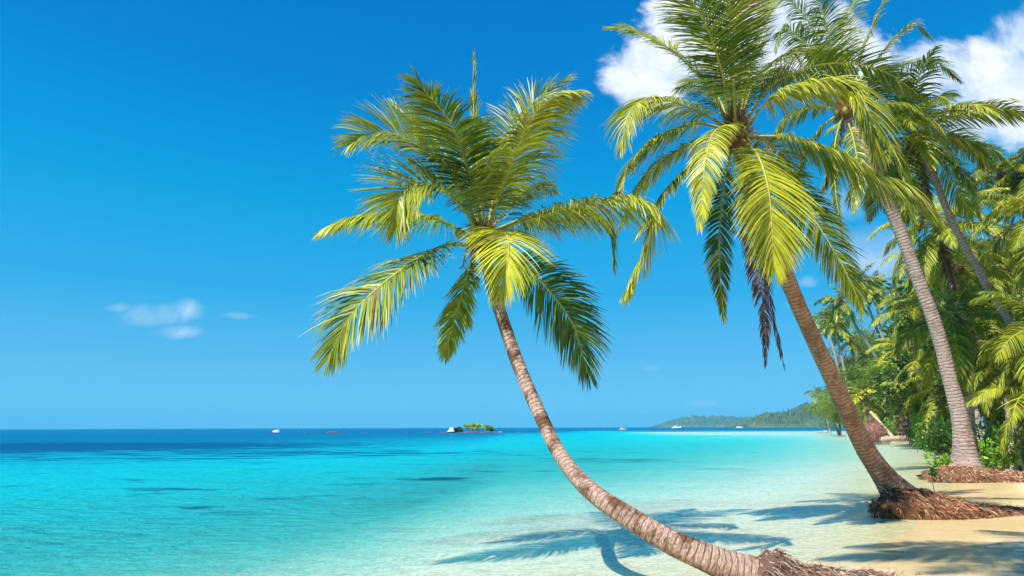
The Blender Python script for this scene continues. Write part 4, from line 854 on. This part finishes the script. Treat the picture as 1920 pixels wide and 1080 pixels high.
for i, (gn, gm) in enumerate(SKYFIT):
    x = math_(nt, 'MULTIPLY', sep.outputs[i], .12); x = math_(nt, 'MULTIPLY', math_(nt, 'POWER', x, gm), gn/.12); nt.links.new(x, comb.inputs[i])
# clouds: world directions, gnomonic about north
tc = nt.nodes.new('ShaderNodeTexCoord').outputs['Generated']; sx = N(nt, 'ShaderNodeSeparateXYZ'); nt.links.new(tc, sx.inputs[0])
kk = 1/(.12*2**.8)
grad = ramp(nt, sx.outputs[2], [(p, c) for p, c in [(0, (.20, .61, .88)), (.094, (.125, .51, .83)), (.2, (.035, .43, .81)), (.345, (.0015, .37, .77)), (.5, (.0008, .235, .65)), (.62, (.0008, .19, .6)), (1, (.0008, .11, .42))]])
vm = nt.nodes.new('ShaderNodeVectorMath'); vm.operation = 'SCALE'; nt.links.new(grad, vm.inputs[0]); vm.inputs['Scale'].default_value = kk
skyc = mixc(nt, .88, comb.outputs[0], vm.outputs[0])
yy = math_(nt, 'MAXIMUM', sx.outputs[1], .02); u = math_(nt, 'DIVIDE', sx.outputs[0], yy); v = math_(nt, 'DIVIDE', sx.outputs[2], yy)
cv = N(nt, 'ShaderNodeCombineXYZ'); nt.links.new(u, cv.inputs[0]); nt.links.new(v, cv.inputs[1])
def cloud(items, nscale, namp, lo, hi, dens, seedz):
    cv2 = nt.nodes.new('ShaderNodeVectorMath'); cv2.operation = 'ADD'; nt.links.new(cv.outputs[0], cv2.inputs[0]); cv2.inputs[1].default_value = (0, 0, seedz)
    tot = None
    for px, py, rx, ry, k in items:
        c = P(px, py, 1.)-np.array([0, 0, CH]); a = math_(nt, 'POWER', math_(nt, 'ABSOLUTE', math_(nt, 'DIVIDE', math_(nt, 'SUBTRACT', u, float(c[0])), rx/F)), 2.); b = math_(nt, 'POWER', math_(nt, 'ABSOLUTE', math_(nt, 'DIVIDE', math_(nt, 'SUBTRACT', v, float(c[2])), ry/F)), 2.)
        e = math_(nt, 'MULTIPLY', math_(nt, 'SUBTRACT', 1., math_(nt, 'ADD', a, b)), k); tot = e if tot is None else math_(nt, 'MAXIMUM', tot, e)
    nz = noise(nt, cv2.outputs[0], nscale, 10, .62, .3); x = math_(nt, 'ADD', tot, math_(nt, 'MULTIPLY', math_(nt, 'SUBTRACT', nz, .5), namp))
    mr = N(nt, 'ShaderNodeMapRange', interpolation_type='SMOOTHSTEP', i_From_Min=lo, i_From_Max=hi, i_To_Max=dens); nt.links.new(x, mr.inputs[0]); return mr.outputs[0], nz
c1, n1 = cloud([(1215, 135, 115, 95, 1.), (1320, 90, 160, 120, 1.), (1450, 60, 170, 110, 1.), (1600, 110, 140, 90, .8), (1270, 20, 80, 60, .9)], 9, 2.8, -.1, .6, .97, 0.)
c2, n2 = cloud([(1900, 160, 170, 110, 1.), (1760, 130, 110, 70, .9), (1850, 220, 130, 80, 1.), (2000, 100, 160, 130, 1)], 8, 2.6, -.1, .7, .96, 3.)
c3, n3 = cloud([(300, 590, 95, 32, 1.), (350, 582, 50, 28, 1.), (330, 622, 60, 18, .9), (445, 592, 55, 9, .55), (235, 578, 45, 12, .6)], 14, 2.0, .1, 1.7, .55, 7.)
c4, n4 = cloud([(1640, 480, 120, 70, .9), (1585, 385, 60, 40, .6), (1515, 528, 22, 14, .6), (1222, 690, 26, 9, .5), (1320, 756, 34, 8, .45), (1490, 570, 30, 12, .4)], 11, 1.5, .0, 1.3, .5, 11.)
alpha = math_(nt, 'MAXIMUM', math_(nt, 'MAXIMUM', c1, c2), math_(nt, 'MAXIMUM', c3, c4))
front = math_(nt, 'GREATER_THAN', sx.outputs[1], .05); alpha = math_(nt, 'MULTIPLY', alpha, front)
K = 1/.12
cc = mixc(nt, ramp(nt, n1, [(.38, (0, 0, 0)), (.58, (1, 1, 1))]), (.38*K, .47*K, .60*K), (.60*K, .63*K, .66*K))
nt.links.new(mixc(nt, alpha, skyc, cc), bg.inputs[0])

# haze (one closed box round everything)
HAZE = True
if HAZE:
    m = bpy.data.materials.new('air_haze'); m.use_nodes = True; t = m.node_tree; t.nodes.clear(); o_ = t.nodes.new('ShaderNodeOutputMaterial'); pv = t.nodes.new('ShaderNodeVolumePrincipled')
    pv.inputs['Color'].default_value = (.12, .62, 1, 1); pv.inputs['Density'].default_value = 1.3e-4; t.links.new(pv.outputs[0], o_.inputs['Volume'])
    x, y0, y1, z0, z1 = 8400, -80, 8400, -14, 140
    V = np.array([(-x, y0, z0), (x, y0, z0), (x, y1, z0), (-x, y1, z0), (-x, y0, z1), (x, y0, z1), (x, y1, z1), (-x, y1, z1)])
    tag(link('haze', mesh('haze', V, np.array([[0, 3, 2, 1], [4, 5, 6, 7], [0, 1, 5, 4], [1, 2, 6, 5], [2, 3, 7, 6], [3, 0, 4, 7]]), [m], False)), kind='stuff')

vs = scene.view_settings; scene.display_settings.display_device = 'sRGB'; vs.view_transform = 'Standard'; vs.look = 'None'; vs.gamma = 1; vs.use_curve_mapping = False; vs.exposure = .8
cy = scene.cycles; cy.max_bounces = 6; cy.diffuse_bounces = 2; cy.glossy_bounces = 2; cy.transmission_bounces = 3; cy.transparent_max_bounces = 8; cy.volume_bounces = 0
cy.caustics_reflective = False; cy.caustics_refractive = False; cy.sample_clamp_indirect = 4
cy.use_denoising = True; cy.use_adaptive_sampling = True; cy.adaptive_threshold = .02
